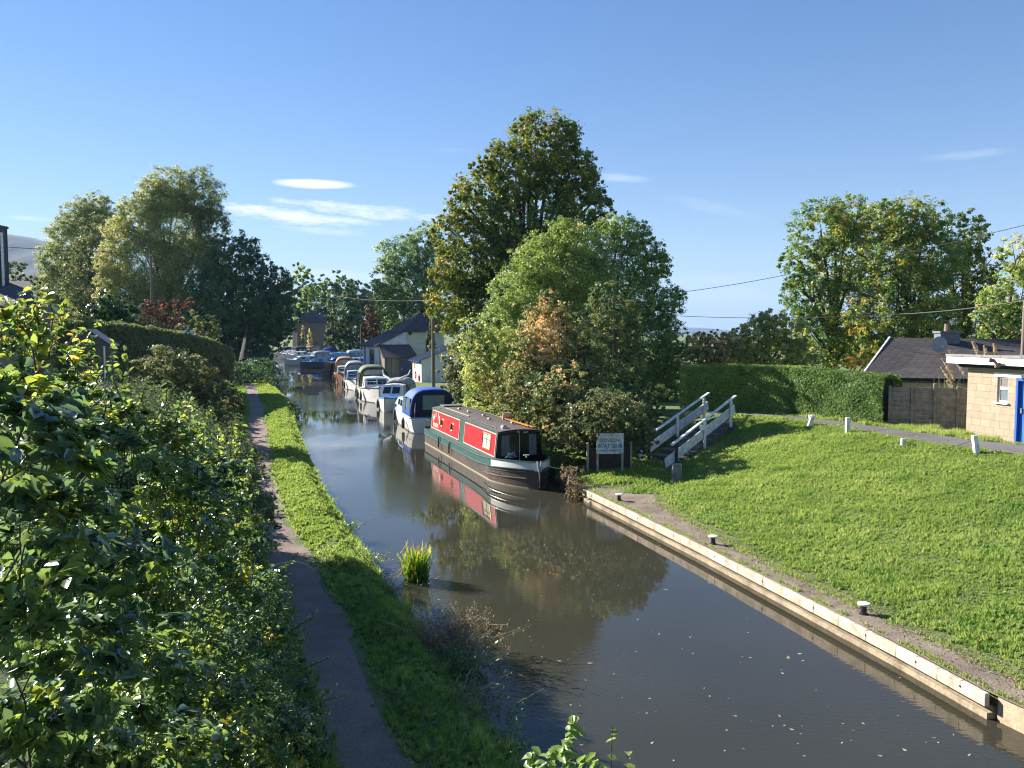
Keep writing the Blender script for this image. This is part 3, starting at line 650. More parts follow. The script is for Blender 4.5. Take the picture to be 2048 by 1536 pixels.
# ---------------------------------------------------------------- trees and shrubs
def rampcols(*c): return [(i / (len(c) - 1), x) for i, x in enumerate(c)]
LM = {
 'syc': leafmat('sycamore_leaves', rampcols((0.057, 0.105, 0.036), (0.123, 0.188, 0.052), (0.179, 0.228, 0.051), (0.421, 0.351, 0.075), (0.716, 0.392, 0.101)), 0.42, .12, .4, 1.3),
 'ash': leafmat('ash_leaves', rampcols((0.118, 0.193, 0.068), (0.214, 0.322, 0.097), (0.287, 0.377, 0.111), (0.529, 0.537, 0.199), (0.736, 0.637, 0.350)), 0.50, .12, .4, 1.4),
 'willow': leafmat('willow_leaves', rampcols((0.096, 0.136, 0.061), (0.209, 0.265, 0.110), (0.337, 0.383, 0.160), (0.481, 0.493, 0.200), (0.642, 0.547, 0.241)), 0.52, .10, .45, 1.3),
 'silver': leafmat('grey_green_leaves', rampcols((0.084, 0.141, 0.065), (0.168, 0.265, 0.122), (0.286, 0.389, 0.172), (0.370, 0.477, 0.172), (0.470, 0.493, 0.143)), 0.45, .15, .4, 1.3),
 'autumn': leafmat('yellowing_leaves', rampcols((0.062, 0.136, 0.049), (0.133, 0.239, 0.068), (0.218, 0.311, 0.085), (0.464, 0.458, 0.118), (0.681, 0.477, 0.118)), 0.48, .12, .4, 1.35),
 'dark': leafmat('dark_leaves', rampcols((0.049, 0.101, 0.067), (0.085, 0.155, 0.080), (0.113, 0.186, 0.080), (0.202, 0.263, 0.092), (0.379, 0.311, 0.123)), 0.35, .10, .4, 1.2),
 'seed': leafmat('seed_head_shrub_leaves', rampcols((0.085, 0.122, 0.053), (0.169, 0.225, 0.085), (0.319, 0.338, 0.131), (0.750, 0.525, 0.263), (0.800, 0.712, 0.413)), 0.45, .08, .5, 1.25),
 'hedge': leafmat('conifer_hedge_leaves', rampcols((0.064, 0.123, 0.041), (0.132, 0.226, 0.059), (0.216, 0.338, 0.085), (0.347, 0.414, 0.116), (0.580, 0.470, 0.164)), 0.45, .08, .5, 1.35),
 'privet': leafmat('privet_leaves', rampcols((0.078, 0.123, 0.054), (0.132, 0.182, 0.073), (0.185, 0.214, 0.091), (0.277, 0.280, 0.121), (0.481, 0.395, 0.202)), 0.42, .12, .4, 1.3),
 'red': leafmat('red_maple_leaves', rampcols((.07, .06, .04), (.15, .085, .065), (.26, .12, .095), (.36, .19, .14), (.30, .24, .10)), 0.50, .08, .5, 1.3),
 'laurel': leafmat('laurel_leaves', rampcols((.015, .04, .012), (.03, .075, .018), (.055, .12, .025), (.09, .16, .03), (.16, .20, .04)), .25, .22, .25, 1.2),
 'bush': leafmat('bramble_leaves', rampcols((0.067, 0.115, 0.074), (0.097, 0.157, 0.069), (0.138, 0.211, 0.059), (0.324, 0.379, 0.073), (0.681, 0.422, 0.120)), 0.52, .16, .3, 1.7),
 'rust': leafmat('rusty_conifer_leaves', rampcols((.04, .045, .02), (.08, .07, .03), (.16, .10, .035), (.26, .14, .04), (.32, .18, .05)), .3, .05, .5, 1.2),
 'dry': leafmat('dry_stem_leaves', rampcols((.10, .08, .05), (.20, .16, .09), (.30, .24, .13), (.42, .34, .20), (.5, .42, .28)), .3, .05, .6, 1.2),
 'iris': leafmat('iris_leaves', rampcols((.06, .15, .02), (.11, .24, .03), (.24, .34, .04), (.50, .46, .08), (.70, .52, .12)), .45, .1, .4, 1.4),
 'plume': leafmat('pampas_plumes', rampcols((.42, .34, .22), (.60, .50, .34), (.75, .65, .46)), .45, .03, .6, 1.1),
}
# sycamore: tall dark crown, autumn yellow and sunlight tinted into its left side
L = lobes_px([(1085, 300, 74), (1030, 345, 66), (1140, 340, 55), (1000, 330, 40), (1060, 268, 34), (1120, 270, 34), (1160, 350, 36), (965, 405, 66), (1060, 440, 88), (1150, 420, 64), (1195, 425, 36), (960, 330, 24), (905, 465, 44), (925, 400, 30), (940, 520, 70), (1020, 540, 90), (1110, 540, 90), (895, 540, 40), (905, 610, 55), (980, 650, 90), (1060, 640, 90), (1180, 380, 30)], 53)
tree('sycamore_tree', 'tallest tree, dark broad-leaved crown turning yellow brown, with sunlight tinted in, on its left side', 'tree', (1.2, 53, .8), L, LM['syc'], .095, .72, 3.4, .45, tmean=.42,
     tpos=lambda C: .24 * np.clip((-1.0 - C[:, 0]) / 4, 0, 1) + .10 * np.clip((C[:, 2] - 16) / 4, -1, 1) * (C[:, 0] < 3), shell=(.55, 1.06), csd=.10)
L = lobes_px([(800, 515, 46), (850, 485, 38), (775, 560, 32), (820, 575, 55), (870, 545, 42), (790, 615, 36), (840, 640, 40), (775, 650, 18), (880, 480, 26), (880, 610, 45), (765, 590, 22)], 93)
tree('alder_tree', 'grey-green open tree with visible dark limbs behind the white cottage', 'tree', (-9.2, 94, .7), L, LM['silver'], .125, .55, 3.8, .4, tmean=.40, tpos=lambda C: .25 * np.clip((7 - C[:, 2]) / 5, 0, 1), csd=.12)
L = lobes_px([(1080, 520, 58), (1120, 475, 40), (1180, 500, 60), (1155, 560, 70), (1260, 470, 42, 1), (1285, 520, 50, 1), (1215, 600, 85), (1045, 590, 62), (1010, 640, 52), (1090, 640, 80), (1300, 610, 62, 0), (1230, 455, 30), (1310, 530, 34, 1), (1335, 600, 34), (1340, 680, 40), (1330, 760, 50), (1345, 720, 30), (1270, 700, 80), (1290, 780, 60)], 46.5)
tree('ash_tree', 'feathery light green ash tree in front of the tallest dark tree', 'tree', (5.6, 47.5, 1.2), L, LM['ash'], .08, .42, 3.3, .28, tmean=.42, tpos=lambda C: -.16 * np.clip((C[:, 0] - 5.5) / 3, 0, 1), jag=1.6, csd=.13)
L = lobes_px([(1215, 600, 42), (1235, 650, 52), (1205, 700, 60), (1235, 740, 56), (1200, 790, 60), (1245, 800, 46), (1260, 700, 34), (1280, 810, 40, -4), (1220, 810, 44, -5), (1310, 800, 34, -3)], 36) + [(2.4, 28.9, 2.1, 1.1, .9, 1.1), (3.7, 29.1, 2.1, 1.1, .9, 1.1), (1.3, 29.2, 2.3, 1.0, .9, 1.2)]  # nearer low lobes added behind the ivy bush to shade the quay end
tree('hawthorn_tree', 'dark shaded thorn tree above the white ramp railings', 'tree', (4.6, 36.2, 1.2), L, LM['dark'], .066, .6, 2.8, .2, tmean=.62, csd=.14)
L = lobes_px([(1100, 600, 26), (1120, 625, 34), (1080, 650, 46), (1065, 700, 40), (1110, 700, 60), (1060, 750, 60), (1120, 780, 80), (1180, 760, 70), (1090, 830, 70), (1040, 810, 56), (1150, 840, 60), (1170, 690, 50), (1110, 800, 46, -4.4), (1095, 850, 34, -4.4), (1135, 765, 42, -4.2), (1120, 880, 30, -4.8)], 33)
tree('climber_shrub', 'tall shrub draped with salmon cream seed heads beside the narrowboat', 'shrub', (2.6, 33.5, .6), L, LM['seed'], .055, .65, 3.5, .12, tmean=.38, csd=.17, tpos=lambda C: .60 * np.clip(1 - np.hypot((C[:, 0] - 1.35) / 1.0, (C[:, 2] - 5.0) / 1.7), 0, 1) - .15 * np.clip((C[:, 0] - 2.4) / 1.5, 0, 1), trunkname='stem', crownname='foliage')
L = lobes_px([(1000, 700, 48), (970, 740, 50), (1010, 760, 52), (960, 800, 50), (1005, 820, 52), (940, 650, 26), (955, 690, 36), (1020, 840, 40)], 36.5)
tree('willow_shrub', 'yellow green bushy shrub left of the salmon seed heads', 'shrub', (-.3, 37, .6), L, LM['ash'], .062, .5, 2.8, .12, tmean=.55, csd=.15, trunkname='stem', crownname='foliage', tpos=lambda C: .22 * (np.hypot(C[:, 0] + .9, C[:, 2] - 2.6) < .7))
L = lobes_px([(910, 735, 34), (935, 760, 46), (960, 725, 36), (900, 770, 26), (930, 800, 34), (980, 770, 40)], 43)
tree('bramble_thicket', 'grey green bramble thicket behind the blue canopy cruiser', 'shrub', (-2.0, 43.4, .6), L, LM['privet'], .07, .6, 2.8, .08, tmean=.6, csd=.14, trunkname='stem', crownname='foliage')
L = lobes_px([(1200, 822, 46), (1255, 830, 42), (1160, 845, 40), (1290, 850, 30), (1125, 880, 34), (1128, 915, 28), (1145, 950, 26, -.6), (1158, 975, 20, -1), (1275, 890, 26), (1170, 880, 26), (1150, 910, 24), (1290, 880, 24), (1215, 850, 32), (1250, 875, 16), (1188, 866, 17, -.95), (1200, 852, 15, -.95), (1222, 852, 12, -.9)], 26.8)
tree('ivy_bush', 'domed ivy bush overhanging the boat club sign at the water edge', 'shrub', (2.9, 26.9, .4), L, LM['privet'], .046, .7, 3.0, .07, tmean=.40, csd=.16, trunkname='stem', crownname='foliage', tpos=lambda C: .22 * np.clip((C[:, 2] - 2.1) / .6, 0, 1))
L = [(1.9, 23.9, .25, .35, .4, .45), (2.0, 24.6, .5, .35, .4, .5), (1.75, 25.2, .5, .3, .5, .4)]
tree('trailing_ivy', 'dry pale ivy trailing into the water at the end of the quay', 'climber', (1.95, 24.3, .2), L, LM['dry'], .042, .45, 2.4, .03, tmean=.45, csd=.2, trunkname='stem', crownname='foliage', droop=.8)
L = lobes_px([(925, 803, 22), (940, 795, 18), (912, 812, 12)], 38.6)
tree('dark_shrub', 'small round dark shrub on the bank between blue cruiser and narrowboat', 'shrub', (-2.1, 38.9, .4), L, LM['dark'], .06, .5, 3, .05, tmean=.5, trunkname='stem', crownname='foliage')
# right hand side
L = lobes_px([(1640, 460, 62), (1600, 520, 42), (1700, 440, 50), (1620, 590, 55), (1690, 520, 66), (1750, 460, 52), (1590, 640, 30), (1680, 620, 70), (1640, 690, 60), (1585, 560, 22), (1720, 680, 60)], 55)
tree('lime_tree', 'yellow green tree forming the left side of the group behind the hedge', 'tree', (22.5, 56, 1.8), L, LM['autumn'], .088, .62, 2.8, .3, tmean=.48, csd=.17, tpos=lambda C: .12 * np.clip((C[:, 0] - 22) / 2, -1, 1), jag=1.6)
L = lobes_px([(1810, 450, 56), (1850, 440, 46), (1780, 520, 70), (1860, 520, 66), (1770, 430, 36), (1820, 590, 80), (1760, 640, 70), (1850, 660, 60), (1790, 690, 50)], 52)
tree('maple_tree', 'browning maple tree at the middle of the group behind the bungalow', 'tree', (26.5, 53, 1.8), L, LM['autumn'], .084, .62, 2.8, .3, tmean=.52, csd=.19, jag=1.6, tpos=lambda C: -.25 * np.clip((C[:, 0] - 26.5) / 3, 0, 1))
L = lobes_px([(1920, 480, 52), (1945, 450, 30), (1900, 560, 70), (1960, 540, 50), (1890, 640, 60), (1950, 620, 60), (1975, 580, 34)], 55)
tree('oak_tree', 'dark oak tree at the shaded right end of the group behind the bungalow', 'tree', (31.5, 56, 1.8), L, LM['syc'], .092, .62, 2.3, .3, tmean=.32, csd=.16, jag=1.5)
L = lobes_px([(2035, 510, 40), (2050, 590, 66), (1995, 610, 42), (2040, 660, 50), (1965, 640, 32), (1985, 665, 36), (2080, 540, 50), (2070, 640, 60), (2020, 675, 30)], 44)
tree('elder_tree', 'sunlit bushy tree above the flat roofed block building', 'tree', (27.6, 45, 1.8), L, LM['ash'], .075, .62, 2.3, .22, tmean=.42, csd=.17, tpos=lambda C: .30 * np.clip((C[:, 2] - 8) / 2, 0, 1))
L = lobes_px([(1515, 665, 40), (1550, 660, 36), (1500, 705, 34), (1560, 710, 44), (1600, 715, 36), (1535, 640, 22), (1480, 680, 30), (1590, 670, 36), (1475, 715, 34)], 47)
tree('hazel_shrub', 'round olive green shrub rising above the clipped green hedge', 'shrub', (15.2, 48, 1.8), L, LM['ash'], .075, .62, 4.2, .12, tmean=.62, csd=.14, trunkname='stem', crownname='foliage')
L = lobes_px([(1415, 700, 36), (1430, 680, 22), (1445, 715, 30), (1395, 712, 28), (1460, 690, 30), (1400, 685, 22)], 45)
tree('spindle_shrub', 'pinkish orange tipped shrub at the left end above the green hedge', 'shrub', (11.2, 45.5, 1.8), L, LM['seed'], .075, .6, 4.0, .1, tmean=.55, csd=.2, trunkname='stem', crownname='foliage')
L = lobes_px([(1715, 718, 20), (1700, 722, 16), (1735, 722, 12)], 38)
tree('yellow_shrub', 'small golden shrub peeping over the hedge by the bungalow gable', 'shrub', (16.3, 38.5, 1.8), L, LM['autumn'], .06, .6, 3, .04, tmean=.85, trunkname='stem', crownname='foliage')
# left hand side
def upright(L, Y, n, spread):   # willow crowns: many upright sprays
    return lobes_px(L, Y)
L = lobes_px([(165, 440, 42), (140, 480, 46), (105, 520, 34), (190, 420, 36), (120, 570, 40), (100, 610, 30), (160, 560, 50), (215, 450, 36), (90, 580, 24), (150, 620, 40)], 121)
tree('crack_willow', 'pale olive willow, farthest left of the tall trees', 'tree', (-64, 122, 1.3), L, LM['willow'], .14, .42, 3.6, .4, 'barkgrey', tmean=.45, csd=.13, jag=2, group='pale willows')
L = lobes_px([(200, 470, 36, 0, 1.2), (175, 520, 46), (215, 530, 40), (160, 580, 42), (205, 600, 46), (170, 630, 30)], 112)
tree('ash_tree', 'mid green dense tree between the two pale willows', 'tree', (-57, 113, 1.3), L, LM['privet'], .145, .6, 2.5, .3, tmean=.45, csd=.16)
L = lobes_px([(345, 385, 44, 0, 1.2), (310, 400, 40, 0, 1.3), (400, 395, 44, 0, 1.3), (275, 440, 40, 0, 1.2), (240, 470, 34, 0, 1.2), (350, 460, 64, 0, 1.2), (425, 450, 34, 0, 1.4), (225, 520, 34), (300, 530, 60, 0, 1.2), (390, 540, 60, 0, 1.2), (240, 580, 44), (330, 600, 56), (215, 560, 26), (430, 530, 34, 0, 1.4)], 106)
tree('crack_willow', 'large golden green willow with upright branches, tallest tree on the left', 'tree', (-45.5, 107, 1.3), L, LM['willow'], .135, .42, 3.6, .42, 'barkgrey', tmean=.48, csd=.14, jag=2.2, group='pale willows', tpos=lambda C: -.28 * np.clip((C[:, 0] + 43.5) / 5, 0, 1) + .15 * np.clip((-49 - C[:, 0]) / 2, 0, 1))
L = lobes_px([(485, 500, 36), (455, 530, 50), (510, 545, 44), (430, 590, 56), (490, 610, 70), (545, 560, 38), (540, 620, 50), (570, 590, 28), (450, 660, 50), (520, 670, 50), (560, 650, 32), (500, 705, 34), (480, 725, 28), (430, 690, 34), (400, 620, 44), (530, 700, 24)], 100)
tree('alder_tree', 'dark blue-green tree overhanging the far bend of the canal', 'tree', (-36.5, 101, 1.0), L, LM['dark'], .14, .66, 3.0, .4, tmean=.42, csd=.10)
L = lobes_px([(210, 615, 34), (245, 612, 32), (190, 635, 28), (265, 640, 26), (225, 645, 36)], 58)
tree('laurel_bush', 'rounded glossy dark laurel behind the long clipped hedge', 'shrub', (-29, 58.5, 1.4), L, LM['laurel'], .095, .5, 2.8, .1, tmean=.45, trunkname='stem', crownname='foliage')
L = lobes_px([(310, 612, 20), (290, 622, 16), (335, 625, 22), (360, 606, 14), (380, 604, 10), (350, 640, 24), (300, 640, 20)], 56)
tree('japanese_maple', 'low coral red maple in front of the big willow', 'tree', (-24.8, 56.5, 1.4), L, LM['red'], .085, .5, 2.2, .08, tmean=.5, csd=.2, flat=.5)
for (pxs, Y, lab, nm, mt, base, tm) in [
    ([(30, 545, 26), (50, 570, 28), (25, 590, 26), (65, 595, 20), (10, 570, 24)], 110, 'small hazy tree left of the willows, above the dark roof', 'garden_tree', 'privet', (-68, 111, 1.2), .45),
    ([(395, 640, 26), (420, 655, 26), (370, 655, 20), (405, 670, 20)], 62, 'dull reddish shrub right of the coral maple', 'garden_shrub', 'dark', (-24, 62.5, 1.4), .75),
    ([(110, 625, 20), (85, 620, 14), (130, 640, 22), (60, 640, 20)], 60, 'leafy garden shrub beside the dark roofed house', 'garden_shrub', 'privet', (-35, 60.5, 1.4), .5),
    ([(600, 545, 22), (625, 570, 26), (610, 600, 26), (640, 590, 24), (600, 630, 22)], 215, 'pale green round tree behind the stone boathouse', 'broadleaf_tree', 'ash', (-55, 216, .6), .35),
    ([(685, 575, 26), (720, 580, 24), (700, 610, 30), (735, 610, 24), (745, 640, 24)], 205, 'dark rounded tree behind the rusty conifer', 'broadleaf_tree', 'dark', (-39, 206, .6), .5),
    ([(660, 590, 26), (650, 620, 24), (675, 560, 18)], 200, 'grey green tree right of the stone boathouse roof', 'broadleaf_tree', 'silver', (-45.5, 201, .6), .2),
    ([(560, 600, 30), (580, 570, 22), (575, 640, 28), (560, 680, 20), (585, 610, 22)], 150, 'dark tree closing the far left bend of the canal', 'broadleaf_tree', 'dark', (-52, 151, .6), .4),
    ([(520, 640, 40), (500, 600, 40), (510, 680, 26), (535, 672, 22)], 125, 'dark tree standing behind the overhanging alder', 'broadleaf_tree', 'dark', (-47, 126, .6), .4),
    ([(770, 590, 24), (790, 560, 20), (750, 610, 20), (780, 640, 30), (760, 660, 24)], 160, 'distant green tree just left of the alder behind the cottage', 'broadleaf_tree', 'privet', (-25, 161, .6), .35),
]:
    L = lobes_px(pxs, Y); big = Y > 90
    tree(nm, lab, 'tree' if nm.endswith('tree') else 'shrub', base, L, LM[mt], .0017 * Y, .65, 2.6, .0025 * Y, tmean=tm, sub=not big, **({} if nm.endswith('tree') else dict(trunkname='stem', crownname='foliage')))
def conifer(label, px, ptop, pbot, wpx, Y, mt, tm, name='conifer_tree', cat='tree', leafk=.0016, grp=None):
    b = W(px, 0, Y); zt = W(px, ptop, Y)[2]; zb = .55; n = 9; Lb = []
    for i in range(n):
        f = i / (n - 1); z = zb + (zt - zb) * (.08 + .86 * f); r = wpx * Y / F * (.15 + .85 * (math.sin(math.pi * min(.98, (.25 + .75 * f))) ** .7))
        Lb.append((b[0] + .1 * math.sin(i * 2), Y, z, r, r, (zt - zb) / n * 1.25))
    return tree(name, label, cat, (b[0], Y, zb), Lb, LM[mt], leafk * Y, .5, 3.0, .002 * Y, tmean=tm, group=grp, sub=False, flat=1.3)
conifer('tall dark conifer between boathouse and rusty conifer', 690, 572, 690, 34, 152, 'dark', .45)
conifer('slim conifer with sunlit left edge right of the stone boathouse', 657, 612, 690, 17, 148, 'privet', .35)
conifer('rust brown conifer left of the white cottage', 738, 610, 700, 25, 145, 'rust', .45)
conifer('narrow dark green cypress against the cottage wall', 858, 640, 700, 11, 76, 'dark', .7, 'cypress_tree')
def boxhedge(name, label, path, wd, h, base, mt, leaf, tm, cover=3.2, wob=.12, csd=.12, rounded=.35, cat='hedge'):
    """clipped hedge along a path: leaves spread over a rounded box, solid core inside with the inner shade in its dark colour"""
    P = np.array(path, float); seg = np.linalg.norm(np.diff(P[:, :2], axis=0), axis=1); cum = np.concatenate([[0], np.cumsum(seg)]); Lt = cum[-1]
    c = P.mean(0); org = np.array([c[0], c[1], base]); root = empty(name, org, 0, label, cat)
    hh = P[:, 2] if P.shape[1] > 2 else np.full(len(P), h)
    per = 2 * h + wd; N = int(cover * per * Lt / (2 * leaf * leaf * .6)); s = rng.uniform(-.3, Lt + .3, N); ss = np.clip(s, 0, Lt)
    x = ip(ss, cum, P[:, 0]); y = ip(ss, cum, P[:, 1]); H_ = ip(ss, cum, hh)
    tx = ip(ss + .05, cum, P[:, 0]) - ip(ss - .05, cum, P[:, 0]); ty = ip(ss + .05, cum, P[:, 1]) - ip(ss - .05, cum, P[:, 1]); q = np.hypot(tx, ty); tx /= q; ty /= q
    x += tx * (s - ss); y += ty * (s - ss)
    u = rng.uniform(0, per, N); side = np.where(u < h, -1, np.where(u > h + wd, 1, 0)); v = np.where(side == -1, u / h, np.where(side == 1, (per - u) / h, 1.0)); lat = np.where(side == 0, (u - h) / wd * 2 - 1, side)
    rr = np.where(side == 0, 1 - rounded * .28 * np.abs(lat) ** 3, 1); la = lat * wd / 2 * np.where(side != 0, 1 - rounded * .5 * np.clip(v - .75, 0, 1) / .25 * .6, 1)
    z = v * H_ * rr; bump = wob * vnoise(s + lat, z * 1.3, .6, 3) + rng.normal(0, leaf * .7, N)
    nx = -ty * -1 * side; la = la + np.sign(lat) * bump * (side != 0); z = z + bump * (side == 0)
    px_ = x + ty * la; py_ = y - tx * la
    C = np.stack([px_, py_, base + np.maximum(z, .01)], 1)
    Nn = unit(np.stack([ty * side, -tx * side, (side == 0) * 1.0 + .15], 1) + rng.normal(0, .5, (N, 3)))
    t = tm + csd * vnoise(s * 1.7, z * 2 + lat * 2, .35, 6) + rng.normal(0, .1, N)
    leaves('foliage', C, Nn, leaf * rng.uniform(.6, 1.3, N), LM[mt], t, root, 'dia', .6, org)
    mb = MB(); k = .8; rows = []
    for i in range(len(P)):
        a = P[max(i - 1, 0)][:2]; b = P[min(i + 1, len(P) - 1)][:2]; t_ = (b - a) / np.linalg.norm(b - a); nn = np.array([t_[1], -t_[0]]); p = P[i][:2] - org[:2]; w2 = wd / 2 * k; z1 = hh[i] * .93
        rows.append([(*(p - nn * w2), 0), (*(p - nn * w2), z1 * .9), (*(p - nn * w2 * .7), z1), (*(p + nn * w2 * .7), z1), (*(p + nn * w2), z1 * .9), (*(p + nn * w2), 0)])
    mb.grid(rows); mb.add(rows[0], [tuple(range(6))]); mb.add(rows[-1], [tuple(range(6))])
    mb.build('dark_core', M['hedgecore'], root)
    return root
boxhedge('clipped_hedge', 'long bright green clipped conifer hedge beyond the road, sunlight in its leaf tint', [(7.6, 34.2, 1.95), (9.6, 33.3, 2.0), (11.3, 31.6, 2.0)], 1.0, 2.0, 1.7, 'hedge', .034, .58, wob=.10)  # higher leaf tint paints in the sunlit stretch
boxhedge('clipped_hedge', 'clipped hedge next to the concrete fence, shade painted into its darker leaf tint', [(11.3, 31.5, 1.95), (12.3, 29.6, 1.9), (13.1, 28.0, 1.85)], 1.0, 1.9, 1.7, 'hedge', .034, .28, wob=.10)  # same hedge leaves, lower tint stands for shade on this stretch
boxhedge('garden_hedge', 'tall dark garden hedge with sunlit top on the left', [(-24.4, 44, 4.3), (-23.3, 48, 4.15), (-22.6, 52, 3.8), (-22.3, 57, 3.3), (-22.5, 62, 2.5)], 1.6, 4.0, 1.4, 'privet', .085, .42, wob=.10)
L = lobes_px([(330, 740, 52), (290, 750, 40), (380, 745, 42), (420, 770, 34), (260, 740, 24), (350, 790, 60), (440, 800, 40), (300, 800, 50), (400, 820, 46), (470, 790, 16), (250, 790, 50)], 33)
tree('privet_bush', 'domed clipped privet with sunlit crown in front of the tall garden hedge', 'shrub', (-14.2, 33.3, 1.4), L, LM['privet'], .056, .6, 3.2, .06, tmean=.55, csd=.12, trunkname='stem', crownname='foliage', jag=.2, shell=(.7, 1.0))
L = [(-24.6, 69, 1.1, 1.2, 3.5, 1.0), (-25.5, 73, 1.3, 1.4, 3, 1.2), (-23.9, 63.5, .9, .8, 2, .7)] + [(float(ip(y, YL, XLv)) - .9, y, 1.2, 1.6, 3.0, 1.3 + .4 * math.sin(y)) for y in range(76, 132, 5)]  # low thicket added in place of the dark shadow at the bend
tree('shadow_thicket', 'added low thicket standing for the dark shadow below the overhanging tree', 'shrub', (-24.6, 69, .6), L, LM['dark'], .11, .6, 3, .05, tmean=.4, trunkname='stem', crownname='foliage')
def woodland():
    for nm, lab, pxs, Y in (('woodland', 'far-off wood closing the view behind the basin and boathouse', [(x, 640 + 10 * math.sin(x), 30) for x in range(545, 830, 22)] + [(x, 600 + 12 * math.sin(x * 2), 30) for x in range(570, 810, 22)] + [(x, 572 + 10 * math.sin(x * 3), 18) for x in range(590, 720, 24)], 245), ('woodland', 'dark band of far-off trees behind the left gardens', [(x, 640 + 8 * math.sin(x), 30) for x in range(-60, 520, 26)], 150), ('woodland', 'low wood far beyond the hedge on the right', [(x, 712 + 6 * math.sin(x), 15) for x in range(1350, 1620, 14)], 120)):
        L = lobes_px(pxs, Y); C, N, tv = crown_points(L, .0018 * Y, .65, 2.4, .25); C[:, 2] = np.maximum(C[:, 2], .3)
        o = leaves(nm, C, N, .0018 * Y * rng.uniform(.65, 1.25, len(C)), LM['dark'], .45 + tv * .15, None, 'dia', .65); o['kind'] = 'stuff'; o['label'] = lab
woodland()
def px_bushes():
    for (pts, Y, lab, mt, tm, lf) in [
        ([(590, 818, 12), (584, 808, 9), (597, 830, 9)], 46, 'dark little bush leaning over the water at the verge edge', 'dark', .5, .05),
        ([(540, 690, 14), (555, 685, 9), (525, 700, 12)], 118, 'pale leaved bush on the far left bend of the canal', 'silver', .3, .12),
        ([(455, 740, 14), (470, 752, 12), (440, 722, 12), (484, 762, 8), (425, 712, 10)], 58, 'straggly dry sunlit weeds along the hedge bottom', 'dry', .6, .07)]:
        L = lobes_px(pts, Y); b = (np.mean([l[0] for l in L]), Y, .3 if lab.startswith('dark') else .6)
        tree('bank_bush', lab, 'shrub', b, L, LM[mt], lf, .5, 2.4, .03, tmean=tm, csd=.2, trunkname='stem', crownname='foliage')
px_bushes()

def slope_shrubs():
    segs = [('dark bramble bank left of the towpath, nearest stretch', 11.6, 17.2, 3.6), ('dark bramble bank left of the towpath, middle stretch', 17.5, 26, 1.0), ('dark bramble bank left of the towpath, stretch below the privet dome', 26, 38, .9), ('dark bramble bank left of the towpath, far stretch', 38, 56, .8)]
    for lab, ya, yb, reach in segs:
        L = []
        for y in np.arange(ya, yb, .9 if ya < 25 else 1.5):
            pl = float(ip(y, PR_Y, PL_X))
            for k, dx in enumerate((1.05, 1.9, 2.9, 3.9)):
                x = pl - dx - rng.uniform(-.2, .2); zt = .45 + (pl + 1.1 + (reach - 1) - x) / 1.67 * rng.uniform(.82, 1.0); zt = min(zt, 4.1); r = (zt - float(zground(x, y))) * .62 + .15; r = min(max(r, .3), dx - .35, 1.1); L.append((x, y + rng.uniform(-.3, .3), zt - r, r, r * 1.15, r))
        b = (float(ip((ya + yb) / 2, PR_Y, PL_X)) - 2, (ya + yb) / 2, 1.0)
        tree('bramble_bank', lab, 'shrub', b, L, LM['privet'], .0015 * (ya + yb) / 2 + .012, .6, 2.5, .03, tmean=.25, csd=.12, trunkname='stem', crownname='foliage', group='bramble bank along the towpath', shell=(.5, 1.03), sub=False, jag=.5)
slope_shrubs()
